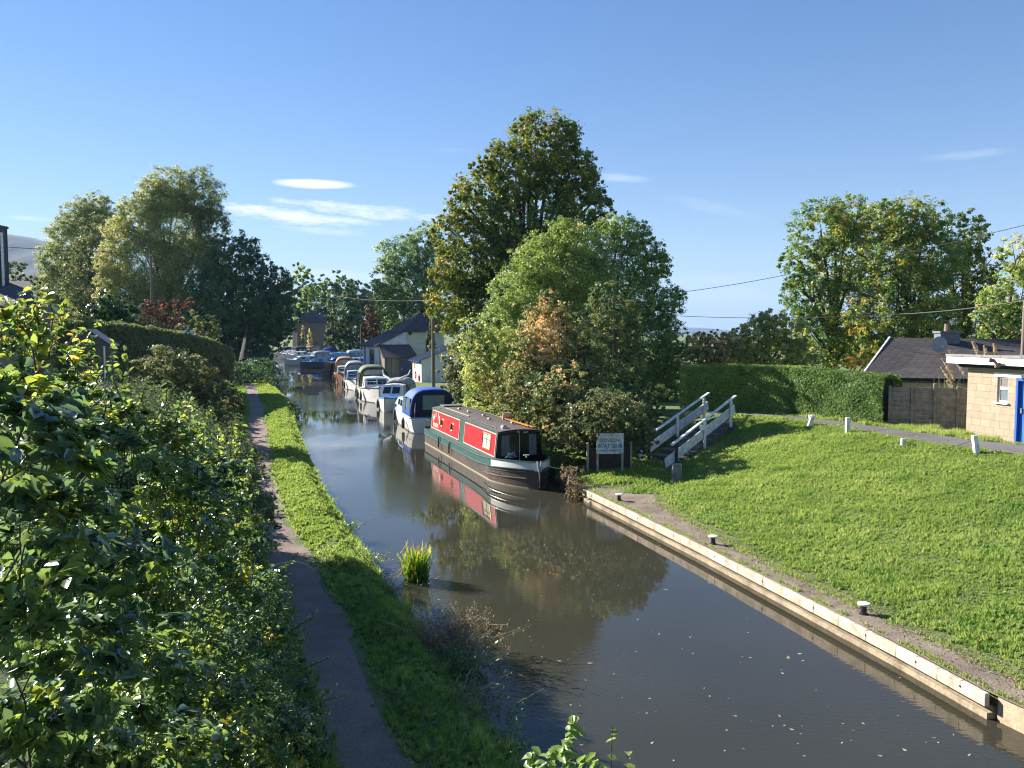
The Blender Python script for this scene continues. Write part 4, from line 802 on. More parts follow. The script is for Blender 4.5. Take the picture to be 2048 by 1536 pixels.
# ---------------------------------------------------------------- foreground shrubs on the left embankment
def near_shrub(name, label, L, leaf, cover, mt, tm, base, csd=.16, asp=.55, jag=1.4, shell=(.5, 1.05), fold=.3, bend=.35, shoots=0, shootdir=(0, 0, 1), clump=.3, slen=1.):
    lobes = []
    for (px, py, r, Y) in L:
        c = W(px, py, Y); rr = r * Y / F; lobes.append((c[0], c[1], c[2], rr, rr, rr * .9))
    org = np.array(base, float); root = empty(name, org, 0, label, 'shrub')
    C, N, tv = crown_points(lobes, leaf, asp, cover, clump, shell, .8, jag)
    # leaves held like shingles: facing up and outward
    N = unit(N + np.array([-.15, .1, .7]))
    sz = leaf * rng.uniform(.5, 1.25, len(C)); t = tm + tv * csd + rng.normal(0, .10, len(C)) + .3 * (rng.uniform(0, 1, len(C)) < .004)
    mb = MB(); tops = []
    for l in lobes:
        for _ in range(3):
            d = unit(rng.normal(0, 1, (1, 3)))[0]; d[2] = abs(d[2]); e = np.array(l[:3]) + d * np.array(l[3:6]) * rng.uniform(.8, 1.12); s0 = np.array([l[0], l[1], max(l[2] - l[5] * 1.2, zground(l[0], l[1]) )]) + rng.normal(0, .08, 3)
            md = (s0 + e) / 2 + rng.normal(0, .06, 3)
            mb.tube([s0 - org, md - org, e - org], [.007, .005, .002], 5)
    eC = []; eN = []; eS = []; eT = []
    for k in range(shoots):   # upright leafy shoots standing out of the top
        l = lobes[rng.integers(0, len(lobes))]; d = unit(rng.normal(0, 1, (1, 3)))[0]; d[2] = abs(d[2]) + .6; d /= np.linalg.norm(d)
        s0 = np.array(l[:3]) + d * np.array(l[3:6]) * .9; ln = rng.uniform(.18, .5) * slen; e = s0 + (d * .5 + np.array(shootdir) * .7 + rng.normal(0, .2, 3)) * ln; md = (s0 + e) / 2 + rng.normal(0, .03, 3)
        mb.tube([s0 - org, md - org, e - org], [.006, .0045, .002], 5)
        for q in np.linspace(.1, 1, int(ln / (leaf * .75)) + 3):
            p = s0 * (1 - q) ** 2 + md * 2 * q * (1 - q) + e * q * q; nn = rng.normal(0, 1, 3); nn[2] = abs(nn[2]) + .6; off = rng.normal(0, 1, 3); off = off / np.linalg.norm(off) * leaf * .8
            eC.append(p + off); eN.append(nn / np.linalg.norm(nn)); eS.append(leaf * rng.uniform(.7, 1.15)); eT.append(tm + .12 + rng.normal(0, .12))
    if shoots: C = np.concatenate([C, np.array(eC)]); N = np.concatenate([N, np.array(eN)]); sz = np.concatenate([sz, eS]); t = np.concatenate([t, eT])
    leaves('foliage', C, N, sz, LM[mt], t, root, 'leaf', asp, org, fold, bend)
    mb.build('branches', M['bark'], root, smooth=True)
    return root
near_shrub('dogwood_shrub', 'big leaved shrub nearest the camera, filling the lower left corner', [(-60, 790, 120, 3.6), (60, 830, 110, 4.0), (-20, 900, 170, 3.6), (120, 930, 140, 4.4), (10, 1100, 190, 3.9), (160, 1130, 170, 4.6), (40, 1320, 210, 4.0), (200, 1370, 190, 4.8), (60, 1520, 190, 4.2), (250, 1530, 160, 5.0)], .05, 2.7, 'bush', .36, (-2.4, 4.2, 1.6), shoots=16, slen=.35, csd=.14, asp=.5)
near_shrub('bramble_shrub', 'mid green bramble mass sloping from the upper left down to the path', [(150, 790, 54, 6.2), (220, 860, 70, 6.4), (310, 905, 70, 6.8), (400, 955, 56, 7.2), (270, 930, 130, 6.2), (400, 980, 100, 7.2), (330, 1080, 140, 6.6), (450, 1080, 90, 8.0), (330, 1250, 150, 6.8), (460, 1220, 110, 8.2), (400, 1400, 150, 7.2), (500, 1480, 120, 7.6), (340, 1520, 140, 6.4)], .034, 2.9, 'bush', .38, (-3.6, 7.0, 1.6), shoots=36, csd=.15)
near_shrub('hawthorn_shrub', 'small leaved hawthorn with sunlit sprays hanging over the towpath', [(478, 1070, 40, 10.6), (500, 1125, 40, 10.4), (540, 1190, 42, 10.2), (520, 1250, 60, 9.8), (560, 1300, 50, 9.4), (570, 1380, 56, 9.0), (585, 1460, 60, 8.4), (445, 1015, 34, 10.8), (560, 1530, 70, 8.0), (600, 1500, 50, 8.2)], .024, 2.3, 'bush', .46, (-3.9, 10.0, 1.2), shoots=70, csd=.17, asp=.6, shootdir=(.8, -.2, .2))
near_shrub('ivy_shrub', 'sunlit yellow green leaves along the skyline of the left embankment', [(5, 650, 40, 5.6), (65, 690, 40, 6.0), (115, 690, 36, 6.4), (160, 705, 26, 6.8), (60, 660, 34, 6.0), (40, 740, 60, 5.8), (165, 730, 34, 7.0), (120, 760, 50, 6.4), (-50, 650, 55, 5.4), (210, 790, 44, 7.0), (0, 770, 70, 5.6)], .042, 1.9, 'bush', .52, (-4.6, 6.0, 1.8), shoots=30, slen=.45, csd=.16)
near_shrub('apple_shoot_shrub', 'tall leafy shoots rising against the privet dome and dark slope', [(440, 950, 36, 8.2), (420, 970, 46, 8.2), (470, 1000, 34, 8.8), (380, 900, 26, 8.0)], .036, 1.5, 'bush', .46, (-3.2, 8.4, 1.8), shoots=12, csd=.15, jag=2)
def alder_sprig():
    org = np.array([.30, 3.2, 1.2]); root = empty('alder_sapling', org, 0, 'bright leafy sapling tips poking up at the bottom edge', 'sapling')
    mb = MB(); C = []; N = []; S = []; T = []
    for (px, py, Y, bx, by) in [(1145, 1450, 3.3, 1120, 1700), (1105, 1505, 3.2, 1100, 1700), (1225, 1460, 3.5, 1190, 1720), (1062, 1512, 3.2, 1085, 1700), (1180, 1520, 3.2, 1150, 1700), (1255, 1520, 3.4, 1230, 1720), (1130, 1500, 3.1, 1130, 1700), (1085, 1530, 3.1, 1090, 1700), (1200, 1535, 3.1, 1170, 1700)]:
        e = W(px, py - 8, Y); b = W(bx, by, Y); md = (b + e) / 2 + rng.normal(0, .02, 3); mb.tube([org * 0 + b - org, md - org, e - org], [.006, .004, .0018], 5)
        sparse = px > 1200
        for q in np.linspace(.25, 1, 8 if sparse else 15):
            p = b * (1 - q) + e * q + rng.normal(0, .006, 3)
            for _ in range(1 if sparse else 4):
                of = rng.normal(0, 1, 3); of /= np.linalg.norm(of); nn = of * .5 + np.array([-.2, 0, .9]); C.append(p + of * .022); N.append(nn / np.linalg.norm(nn)); S.append(rng.uniform(.020, .034)); T.append(rng.uniform(.55, .8))
    leaves('foliage', np.array(C), np.array(N), np.array(S), LM['ash'], np.array(T) - .3, root, 'leaf', .62, org, .3, .3); mb.tube([(0, 0, -2.0), (0.02, 0, -.9), (.05, 0, -.6)], [.02, .014, .01], 6); mb.build('stem', M['bark'], root, smooth=True)
alder_sprig()
# waterside plants
def iris():
    n = 210; org = np.array([-1.95, 16.0, 0]); root = empty('iris_clump', org, 0, 'clump of yellowing flag iris standing in the water by the verge', 'plant')
    a = rng.uniform(0, 6.28, n); r = .25 * rng.uniform(0, 1, n) ** .55; P = np.stack([np.cos(a) * r, np.sin(a) * r * .9, np.full(n, -.05)], 1)
    h = .82 * rng.uniform(.3, 1.1, n); d = unit(np.stack([np.cos(a) * .03, np.sin(a) * .03, np.ones(n)], 1) + rng.normal(0, .085, (n, 3)))
    side = np.cross(d, unit(rng.normal(0, 1, (n, 3)))); side = unit(side) * .013
    rows = []; tt = []
    for q, wv, tv in ((0, .8, .02), (.4, 1, .15), (.72, .8, .35), (.9, .5, .7), (1.0, .05, .95)):
        c = P + d * (h * q)[:, None] + np.stack([np.cos(a), np.sin(a), -np.ones(n)], 1) * (.10 * max(q - .6, 0) * rng.uniform(0, 3.6, n) ** 1.3)[:, None]; rows.append((c - side * wv, c + side * wv)); tt.append(np.clip(tv + rng.normal(0, .1, n), 0, 1))
    V = np.stack([p for r_ in rows for p in r_], 1).reshape(-1, 3); i = np.arange(n)[:, None] * 10; Fc = np.concatenate([i + np.array([[2 * k, 2 * k + 1, 2 * k + 3, 2 * k + 2]]) for k in range(4)], 0)
    npmesh('leaves_blade', V, Fc, LM['iris'], root, np.repeat(np.stack(tt, 1).reshape(-1), 2)).name = 'blades'
    m = 340; x = rng.normal(-.55, .38, m); y = rng.normal(.1, .35, m); keep = np.hypot(x + .2, y) > .2
    C = np.stack([x, y, np.full(m, .008)], 1)[keep]; leaves('floating_debris', C, unit(np.array([0, 0, 1.]) + rng.normal(0, .15, (len(C), 3))), rng.uniform(.012, .04, len(C)), LM['dry'], rng.uniform(0, 1, len(C)), root, 'dia', .4)['kind'] = 'stuff'
iris()
def stems(name, label, base, n, h, spread, mt, leaf, tm, lean=(0, 0), twigmat='drystem', cat='plant', r=.004, nleaf=10):
    org = np.array(base, float); root = empty(name, org, 0, label, cat); mb = MB(); C = []; 
    for k in range(n):
        b = np.array([rng.normal(0, spread * .35), rng.normal(0, spread * .35), -.03]); e = b + np.array([rng.normal(lean[0], spread * .6), rng.normal(lean[1], spread * .6), h * rng.uniform(.55, 1.1)]); md = (b + e) / 2 + np.array([0, 0, h * .15]) + rng.normal(0, .04, 3)
        mb.tube([b, md, e], [r, r * .7, r * .3], 4, cap=False)
        for q in rng.uniform(.3, 1, nleaf): C.append(b * (1 - q) ** 2 + 2 * md * q * (1 - q) + e * q * q + rng.normal(0, leaf * 1.3, 3))
        for _ in range(2):
            q = rng.uniform(.3, .9); s0 = b * (1 - q) ** 2 + 2 * md * q * (1 - q) + e * q * q; e2 = s0 + rng.normal(0, h * .18, 3); mb.tube([s0, e2], [r * .5, r * .2], 3, cap=False)
    C = np.array(C); N = unit(rng.normal(0, 1, C.shape) + np.array([0, 0, .5]))
    leaves('foliage', C, N, leaf * rng.uniform(.5, 1.2, len(C)), LM[mt], tm + rng.normal(0, .15, len(C)), root, 'leaf', .45)
    mb.build('stem', M[twigmat], root); return root
p = G(900, 1310, .05); stems('meadowsweet', 'bushy dry brown seeding plant on the water edge', p, 120, .66, .6, 'dry', .022, .55, nleaf=26, r=.006)
p = G(905, 1370, .05); stems('willowherb', 'dark leafy weeds with a few bright leaves below the dry brown plant', p, 60, .55, .6, 'bush', .034, .36, (.1, 0), 'greenstem', r=.006)
p = G(875, 1440, .2); stems('fern_clump', 'tangled dark weeds hanging over the near water edge', p, 60, .40, .6, 'bush', .034, .3, (.2, 0), 'drystem', r=.006)
p = G(1010, 1470, .0); stems('dock_plant', 'single upright reddish dock seed spike at the near water edge', p, 3, .45, .08, 'red', .012, .25, nleaf=60)
p = G(985, 1500, .1); stems('bank_weeds', 'pale leaved weeds near the bottom edge at the near bank', p, 40, .3, .4, 'silver', .03, .45, twigmat='greenstem')
p = G(1000, 1525, .15); stems('bank_weeds', 'yellow green weeds at the lowest visible end of the verge', p, 34, .22, .4, 'bush', .03, .5, twigmat='greenstem')
p = G(720, 1130, .25); stems('bank_weeds', 'bright nettle tuft bulging over the water beside the iris clump', p, 60, .30, .55, 'bush', .024, .50, (.1, 0), 'greenstem')
p = G(690, 1060, .25); stems('bank_weeds', 'dark leafed tuft on the sunny verge edge, upstream of the nettles', p, 30, .26, .3, 'bush', .024, .34, (.1, 0), 'greenstem')
p = G(765, 1195, .2); stems('bank_weeds', 'shaded flowering weeds beside the floating leaf litter', p, 50, .34, .5, 'privet', .02, .55, (.1, 0), 'greenstem')
def arching():
    for i, (a, b, c, lab) in enumerate([((755, 1, 1), 0, 0, '')][:0]): pass
    for pts, lab in [([(930, 1430), (955, 1385), (985, 1366), (1008, 1370)], 'longest pale arching grass stem over the near water'), ([(920, 1400), (935, 1350), (945, 1335)], 'short upright pale grass stem over the near water'), ([(1000, 1470), (1010, 1460), (1022, 1456), (1028, 1472)], 'hooked pale grass stem nearest the bottom edge')]:
        P = [W(px, py, 10.4 + .1 * k) for k, (px, py) in enumerate(pts)]; P0 = P[0]; Q = [Vector(p - P0) for p in P]
        o = MB().tube([Vector((-.05, .1, -.5))] + Q, [.006] + [.005] * (len(Q) - 1) + [.002], 5).build('grass_stem', M['rope']); o.location = tuple(P0); tag(o, lab, 'grass stem', 'pale stems over the water')
arching()
P = [W(*a) for a in [(480, 1170, 9.9), (555, 1128, 10.2), (585, 1121, 10.3), (610, 1128, 10.4), (632, 1140, 10.4)]]
o = MB().tube([Vector(p - P[0]) for p in P], [.012, .009, .008, .007, .003], 6).build('bare_branch', M['bare'], smooth=True); o.location = tuple(P[0]); tag(o, 'bare pale branch curving out over the towpath', 'branch')
def pampas():
    org = np.array([15.5, 28.3, 1.8]); root = empty('pampas_grass', org, 0, 'pampas grass with creamy plumes behind the concrete fence', 'pampas grass')
    for (px, py, tipx, tipy, Y, ln) in [(1925, 735, 1898, 700, 28.2, 1), (1905, 745, 1884, 716, 28.3, .9), (1903, 760, 1882, 732, 28.2, .8), (1955, 705, 1945, 682, 28.2, 1), (1970, 708, 1968, 690, 28.5, .7), (1990, 708, 1987, 686, 28.4, .8), (1905, 770, 1893, 760, 28.3, .6)]:
        a = W(px + 4, py + 14, Y); b = W(tipx, tipy, Y); g = np.array([org[0] + (px - 1920) * .004, Y - .1, 1.8]); m = 420
        q = rng.uniform(0, 1, m); mid = (a + b) / 2 + np.array([.03, 0, .10]); ax = (a[None] * ((1 - q) ** 2)[:, None] + 2 * mid[None] * (q * (1 - q))[:, None] + b[None] * (q ** 2)[:, None])
        rad = .085 * np.sin(np.clip(q * .9 + .1, 0, 1) * np.pi) ** .6; C = ax + unit(rng.normal(0, 1, (m, 3))) * (rad * rng.uniform(.2, 1, m))[:, None] - np.array([0, 0, .03])
        leaves('plume', C, unit(rng.normal(0, 1, (m, 3))), rng.uniform(.025, .055, m), LM['plume'], rng.uniform(0, 1, m), root, 'dia', .3, org)
        MB().tube([g - org, (g + a) / 2 - org + np.array([.05, 0, 0]), a - org, mid - org], [.008, .007, .005, .003], 5).build('stem', M['greenstem'], root)
    n = 90; x = rng.normal(0, .22, n); P_ = np.stack([x, rng.normal(0, .2, n), np.zeros(n)], 1)
    blades('leaf_tuft', P_, 1.5 * np.ones(n), .022, LM['silver'], .45, rng.uniform(.2, .7, n), None, None, root)
pampas()
def floating():
    n = 120; pts = []
    while len(pts) < n:
        px = rng.uniform(850, 1960); py = rng.uniform(1080, 1530); g = G(px, py)
        if ip(g[1], YL, XLv) + .3 < g[0] < ip(g[1], YR, XRv) - .25: pts.append(g + np.array([0, 0, .006]))
    C = np.array(pts); leaves('floating_leaves', C, unit(np.array([0, 0, 1.]) + rng.normal(0, .12, (n, 3))), rng.uniform(.010, .034, n) * (1 + (rng.uniform(0, 1, n) < .1)), LM['plume'], rng.uniform(.2, 1, n), None, 'dia', .5)['kind'] = 'stuff'
floating()
def leaflitter():
    n = 5000; y = rng.uniform(9, 25, n); to = ip(y, TO_Y, TO_X); x = to + rng.normal(-.05, .16, n); x = np.where(rng.uniform(0, 1, n) < .25, ip(y, YR, XRv) + rng.uniform(.1, 1.2, n), x)
    C = np.stack([x, y, np.maximum(zground(x, y), .345) + .012], 1); leaves('leaf_litter', C, unit(np.array([0, 0, 1.]) + rng.normal(0, .35, (n, 3))), rng.uniform(.012, .028, n), LM['dry'], rng.uniform(0, .7, n), None, 'dia', .5)['kind'] = 'stuff'
leaflitter()
# ---------------------------------------------------------------- boats
def hullshape(Lb, hb, bow=2.2, stern=.6, sternw=.8, power=2.0):
    def w_(y):
        if y > Lb - bow: t = (y - (Lb - bow)) / bow; return hb * max(0, 1 - t ** power) + .03
        if y < stern: return hb * (sternw + (1 - sternw) * math.sin(max(y, 0) / stern * math.pi / 2))
        return hb
    return w_
def side_rows(w_, y0, y1, fz, n=26, side=1, off=0, flare=None):
    """rows along the hull; fz(y) -> list of z ; flare(z,y) scales the beam"""
    rows = []
    for k in range(n + 1):
        y = y0 + (y1 - y0) * k / n; zs = fz(y); rows.append([(side * (w_(y) * (flare(z, y) if flare else 1) + off), y, z) for z in zs])
    return rows
def text(name, s, size, M4, m, parent, extrude=.001, spacing=1.0, align='CENTER', font_scale=(1, 1), bold=0.0):
    c = bpy.data.curves.new(name, 'FONT'); c.body = s; c.size = size; c.extrude = extrude; c.align_x = align; c.align_y = 'CENTER'; c.space_character = spacing; c.offset = bold
    o = bpy.data.objects.new(name, c); col.objects.link(o); dg = bpy.context.evaluated_depsgraph_get(); me = bpy.data.meshes.new_from_object(o.evaluated_get(dg)); bpy.data.objects.remove(o)
    o = bpy.data.objects.new(name, me); col.objects.link(o); me.materials.clear(); me.materials.append(m); me.transform(Matrix.Diagonal((font_scale[0], font_scale[1], 1, 1))); me.transform(M4); o.parent = parent; return o
def frameM(o, xdir, ydir):
    x = Vector(xdir).normalized(); y = Vector(ydir); y = (y - x * y.dot(x)).normalized(); z = x.cross(y)
    return Matrix(((x.x, y.x, z.x, o[0]), (x.y, y.y, z.y, o[1]), (x.z, y.z, z.z, o[2]), (0, 0, 0, 1)))
def narrowboat():
    Lb = 12.7; r = empty('narrowboat', (-3.25, 37.34, 0), math.atan2(-.325, -.946), 'green and red narrowboat moored with its bow toward the bridge', 'boat')
    w_ = hullshape(Lb, 1.02, 2.3, .7, .72, 2.1)
    gz = lambda y: .70 + .20 * sm(np.array((y - 8.8) / 3.7)) ** 1
    flare = lambda z, y: 1 - .16 * max(0, (.75 - z)) * max(0, (y - (Lb - 2.4)) / 2.4) - .02
    mb = MB()
    for sd in (1, -1): mb.grid(side_rows(w_, 0, Lb, lambda y: [-.35, 0, .06, float(gz(y)) - .27], 50, sd, 0, flare))
    mb.grid([[(-w_(0) * .98, 0, z), (w_(0) * .98, 0, z)] for z in (-.35, .42)]); mb.build('hull', M['hull'], r, smooth=True)
    mb = MB()
    for sd in (1, -1): mb.grid(side_rows(w_, 0, Lb - .3, lambda y: [-.01, .045], 50, sd, .006, flare))
    mb.build('waterline_band', M['scum'], r, smooth=True)
    mb = MB()
    for sd in (1, -1): mb.grid(side_rows(w_, 0, Lb - 1.9, lambda y: [float(gz(y)) - .27, float(gz(y)) - .02], 44, sd, .004))
    mb.grid([[(-w_(0), -.004, z), (w_(0), -.004, z)] for z in (.43, .68)]); mb.build('gunwale_band', M['green'], r, smooth=True)
    mb = MB()
    for sd in (1, -1): mb.grid(side_rows(w_, Lb - 1.9, Lb, lambda y: [float(gz(y)) - .30, float(gz(y)) - .02], 20, sd, .004))
    mb.build('bow_panel', M['cream2'], r, smooth=True)
    mb = MB()
    for sd in (1, -1):
        for z0, ya, yb in ((-.02, 0, Lb), (-.275, 0, Lb - .1)):
            pts = [(sd * (w_(y) + .012), y, float(gz(y)) + z0) for y in np.linspace(ya, yb, 50)]; mb.tube(pts, .022, 5)
    mb.build('rubbing_strake', M['green'], r, smooth=True)
    mb = MB()
    for sd in (1, -1):
        for zz, ya in ((.40, Lb - 3.0), (.20, Lb - 2.8)): mb.tube([(sd * (w_(y) * flare(zz, y) + .014), y, zz + .16 * max(0, (y - ya) / 3)) for y in np.linspace(ya, Lb - .35, 24)], .017, 5)
    mb.build('bow_strake', M['strake'], r, smooth=True)
    mb = MB(); rows = []
    for y in np.linspace(0, 1.3, 6): rows.append([(-w_(y), y, .55), (w_(y), y, .55)])
    mb.grid(rows); rows = []
    for y in np.linspace(11.3, Lb, 12): z = float(gz(y)) - .16; rows.append([(-w_(y), y, z), (0, y, z + .04), (w_(y), y, z)])
    mb.grid(rows); rows = [[(-w_(y), y, .35), (w_(y), y, .35)] for y in np.linspace(10.6, 11.3, 4)]; mb.grid(rows)
    for sd in (1, -1): mb.grid([[(sd * w_(y), y, float(gz(y)) - .015), (sd * .80, y, float(gz(y)) - .012)] for y in np.linspace(.9, 10.6, 30)])
    mb.build('deck', M['darkdeck'], r, smooth=True)
    # cabin
    y0, y1 = 1.15, 10.75; bw, tw, zb, zt = .86, .76, .68, 1.66
    def sec(y): return [(-bw, y, zb), (-tw, y, zt), (tw, y, zt), (bw, y, zb)]
    mb = MB(); mb.grid([[(bw, y, zb), (tw, y, zt)] for y in (y0, y1)]); mb.grid([[(-bw, y, zb), (-tw, y, zt)] for y in (y0, y1)]); mb.add(sec(y0), [(0, 1, 2, 3)])
    mb.build('cabin_side', M['green'], r)
    mb = MB(); n = 10; rows = []
    for y in (y0 - .05, y1 + .06): rows.append([(tw * 1.03 * c, y, zt + .075 * (1 - c * c) + .004) for c in np.linspace(-1, 1, n)])
    mb.grid(rows); rows = [[(x, y, z - .045) for x, y, z in r_] for r_ in rows]; mb.grid(rows)
    mb.add([(-tw * 1.03, y1 + .06, zt + .004)] , [])
    mb.build('roof', M['roofbrown'], r, solid=.012)
    mb = MB()
    for sd in (1, -1): mb.bar((sd * tw * .99, y0, zt + .0), (sd * tw * .99, y1, zt + .0), .035, .05)
    mb.build('roof_edge', M['green'], r)
    def cp(y, f, off=.0, sd=1): # point on the cabin side: f 0 bottom..1 top
        return Vector((sd * (bw + (tw - bw) * f + off), y, zb + (zt - zb) * f))
    for a, b in ((1.32, 6.0), (6.75, 10.66)):
        for sd in (1, -1):
            mb = MB(); mb.add([cp(a, .13, .006, sd), cp(b, .13, .006, sd), cp(b, .92, .006, sd), cp(a + (.12 if a < 2 else 0), .92, .006, sd)], [(0, 1, 2, 3)]); pn = mb.build('side_panel', M['red'], r)
            mb = MB(); q = [cp(a, .13, .010, sd), cp(b, .13, .010, sd), cp(b, .92, .010, sd), cp(a + (.12 if a < 2 else 0), .92, .010, sd)]
            for i in range(4): mb.bar(q[i], q[(i + 1) % 4], .012, .045, up=(0, 1, 0) if i % 2 == 0 else (0, 0, 1)) if False else mb.tube([q[i], q[(i + 1) % 4]], .017, 4)
            mb.build('panel_border', M['creamline'], pn)
    nrm = Vector((.98, 0, .10)).normalized()
    for y in (3.1, 4.8):
        c = cp(y, .50, .012); T = frameM(c, (0, -1, 0), (cp(y, 1) - cp(y, 0)))
        mb = MB(); k = 28; ring = [T @ Vector((.17 * math.cos(a), .17 * math.sin(a), .005)) for a in np.linspace(0, 2 * math.pi, k, endpoint=False)]
        mb.tube(ring + [ring[0], ring[1]], .026, 6, cap=False); po = mb.build('porthole', M['brass'], r, smooth=True)
        mb = MB(); mb.add([T @ Vector((.16 * math.cos(a), .16 * math.sin(a), .004)) for a in np.linspace(0, 2 * math.pi, k, endpoint=False)], [tuple(range(k))]); mb.build('glass', M['glass'], po)
    c = [cp(9.15, .28, .014), cp(10.1, .28, .014), cp(10.1, .82, .014), cp(9.15, .82, .014)]
    mb = MB()
    for i in range(4): mb.tube([c[i], c[(i + 1) % 4]], .024, 5)
    mb.tube([(c[0] + c[1]) / 2, (c[2] + c[3]) / 2], .012, 4); mb.tube([c[0] * .35 + c[3] * .65, c[1] * .35 + c[2] * .65], .014, 4)
    wf = mb.build('side_window', M['brass'], r); mb = MB(); mb.add([p_ + Vector((-.006, 0, 0)) for p_ in c], [(0, 1, 2, 3)]); mb.build('curtained_pane', M['curtain'], wf)
    # glazed front with curtains
    mb = MB(); top = [(tw * c_, y1, zt + .07 * (1 - c_ * c_)) for c_ in np.linspace(-1, 1, 9)]; mb.add([(-bw, y1, zb - .3)] + top + [(bw, y1, zb - .3)], [tuple(range(11))]); fr = mb.build('front_glazing', M['blackglass'], r)
    for sd in (1, -1):
        rows = []
        for z in np.linspace(.84, 1.55, 6): rows.append([(sd * (.36 + .28 * k / 12 - .02 * (z - .8)), y1 + .012 + .012 * math.sin(k * 1.9), z) for k in range(13)])
        mb = MB().grid(rows); mb.build('curtain', M['curtain2'], fr, smooth=True)
    mb = MB(); mb.tube([(0, y1 + .015, .62), (0, y1 + .015, 1.72)], .010, 4); mb.lathe([(.05, 0), (.05, .03), (.02, .05)], (.05, y1 + .01, 1.66), 10, 'y'); mb.bar((-.30, y1 + .02, 1.635), (-.15, y1 + .02, 1.63), .02, .03); mb.build('front_fitting', M['steel'], fr)
    # roof furniture
    for sd in (1, -1):
        mb = MB(); mb.tube([(sd * .63, 1.9, zt + .08), (sd * .63, 9.9, zt + .08), (sd * .66, 10.35, zt + .02)], .014, 6)
        for y in np.arange(2.2, 10, 1.25): mb.bar((sd * .63, y, zt + .01), (sd * .63, y, zt + .08), .025, .025)
        mb.build('handrail', M['handrail'], r, smooth=True)
    for x, y in ((.1, 3.4), (.05, 4.7), (-.1, 6.3), (.1, 7.7), (-.30, 9.2)):
        MB().lathe([(.045, 0), (.045, .06), (.085, .065), (.07, .10), (.01, .115)], (x, y, zt + .065), 12).build('roof_vent', M['brassvent'], r, smooth=True)
    MB().box(.30, .48, 10.15, 10.40, zt + .02, zt + .15).box(.33, .45, 10.2, 10.36, zt + .15, zt + .19).build('headlamp_box', M['steel'], r, bevel=.01)
    MB().box(-.42, .42, 1.2, 1.95, zt + .10, zt + .135).box(-.40, -.36, 1.2, 1.9, zt + .04, zt + .10).box(.36, .40, 1.2, 1.9, zt + .04, zt + .10).build('hatch', M['hatch'], r, bevel=.008)
    mb = MB(); mb.tube([(.46, 2.4, zt + .09), (.46, 6.2, zt + .09)], .022, 6); mb.build('boat_pole', M['wood'], r)
    mb = MB(); mb.bar((-.58, 6.9, zt + .11), (-.58, 10.6, zt + .11), .10, .025); mb.bar((-.50, 7.6, zt + .12), (-.50, 10.3, zt + .12), .03, .03); mb.build('gang_plank', M['orangewood'], r)
    MB().add([(-.45, 7.55, zt + .06), (-.75, 7.65, zt + .06), (-.72, 7.8, zt + .36), (-.42, 7.7, zt + .34), (-.45, 7.60, zt + .06), (-.75, 7.70, zt + .06), (-.72, 7.85, zt + .36), (-.42, 7.75, zt + .34)], [(0, 1, 2, 3), (7, 6, 5, 4), (0, 4, 5, 1), (1, 5, 6, 2), (2, 6, 7, 3), (3, 7, 4, 0)]).build('wash_board', M['pinkwhite'], r)
    mb = MB(); mb.tube([(0, -.15, .2), (0, -.2, .75), (0, -.12, 1.05), (0, .25, 1.12)], .022, 6); mb.build('tiller', M['black'], r, smooth=True)
    mb = MB(); mb.tube([(.84, .25, .62), (.84, .25, 1.05), (-.84, .25, 1.05), (-.84, .25, .62)], .014, 5); mb.tube([(.84, .25, 1.05), (.84, 1.0, 1.05), (.84, 1.1, .7)], .014, 5); mb.build('stern_rail', M['black'], r, smooth=True)
    mb = MB(); mb.tube([(.10, 11.75, .92), (.10, 11.75, 1.02)], .02, 6); mb.bar((-.0, 11.75, 1.0), (.2, 11.75, 1.0), .03, .03); mb.build('mooring_stud', M['creamline'], r)
    for k in range(9):
        pass
    mb = MB(); pts = [(.45 + .22 * math.cos(a * .9) * (1 - a / 60), 11.25 + .10 * math.sin(a), .87 + .006 * a) for a in np.linspace(0, 26, 90)]; mb.tube(pts, .011, 5); mb.build('coiled_rope', M['bluerope'], r, smooth=True)
    for y in (3.6, 5.35):
        mb = MB(); mb.tube([(1.05, y, .70), (1.085, y, .62), (1.09, y + .02, .45), (1.09, y + .03, .2)], [.006, .03, .035, .028], 8); mb.build('fender', M['black'], r, smooth=True)
    mb = MB(); mb.tube([(.06, Lb - .02, .92), (.06, Lb + .06, .82), (.03, Lb + .10, .55), (0, Lb + .02, .10)], [.03, .045, .022, .008], 7); mb.tube([(-.06, Lb - .02, .92), (-.05, Lb + .08, .75), (-.02, Lb + .1, .6)], [.02, .03, .02], 6); mb.build('bow_fender', M['rope2'], r, smooth=True)
    # arched lettering and lower word on the stern panel
    yc, fc = 2.18, .36; s = 'RED LINE'
    for i, ch in enumerate(s):
        if ch == ' ': continue
        a = math.pi * (.88 - .76 * i / (len(s) - 1)); yy = yc - .56 * math.cos(a) * -1; ff = fc + .44 * math.sin(a) * .98
        p_ = cp(yc + .60 * math.cos(math.pi - a), fc + .42 * math.sin(a) - .05, .011); yd = Vector((0, math.cos(math.pi - a) * .5, 1)); T = frameM(p_, (0, 1, 0), (0, 0, 1)) @ Matrix.Rotation(math.radians(-18 * math.cos(math.pi - a) * 1.4), 4, 'Z')
        text('lettering', ch, .40, T, M['creamline'], r, .001, 1, 'CENTER', (.62, 1.0), .014)
    T = frameM(cp(2.12, .27, .011), (0, 1, 0), (0, 0, 1)); text('lettering', 'BOATS', .29, T, M['creamline'], r, .001, 1.05, 'CENTER', (1.0, 1.0), .012)
    return r
NB = narrowboat()
def rope(label, a, b, sag=.15, r=.012, m='rope', name='mooring_rope'):
    a = Vector(a); b = Vector(b); mb = MB(); mb.tube([(b - a) * t + Vector((0, 0, -sag * 4 * t * (1 - t))) for t in np.linspace(0, 1, 12)], r, 5); o = mb.build(name, M[m], smooth=True); o.location = a; return tag(o, label, 'rope')
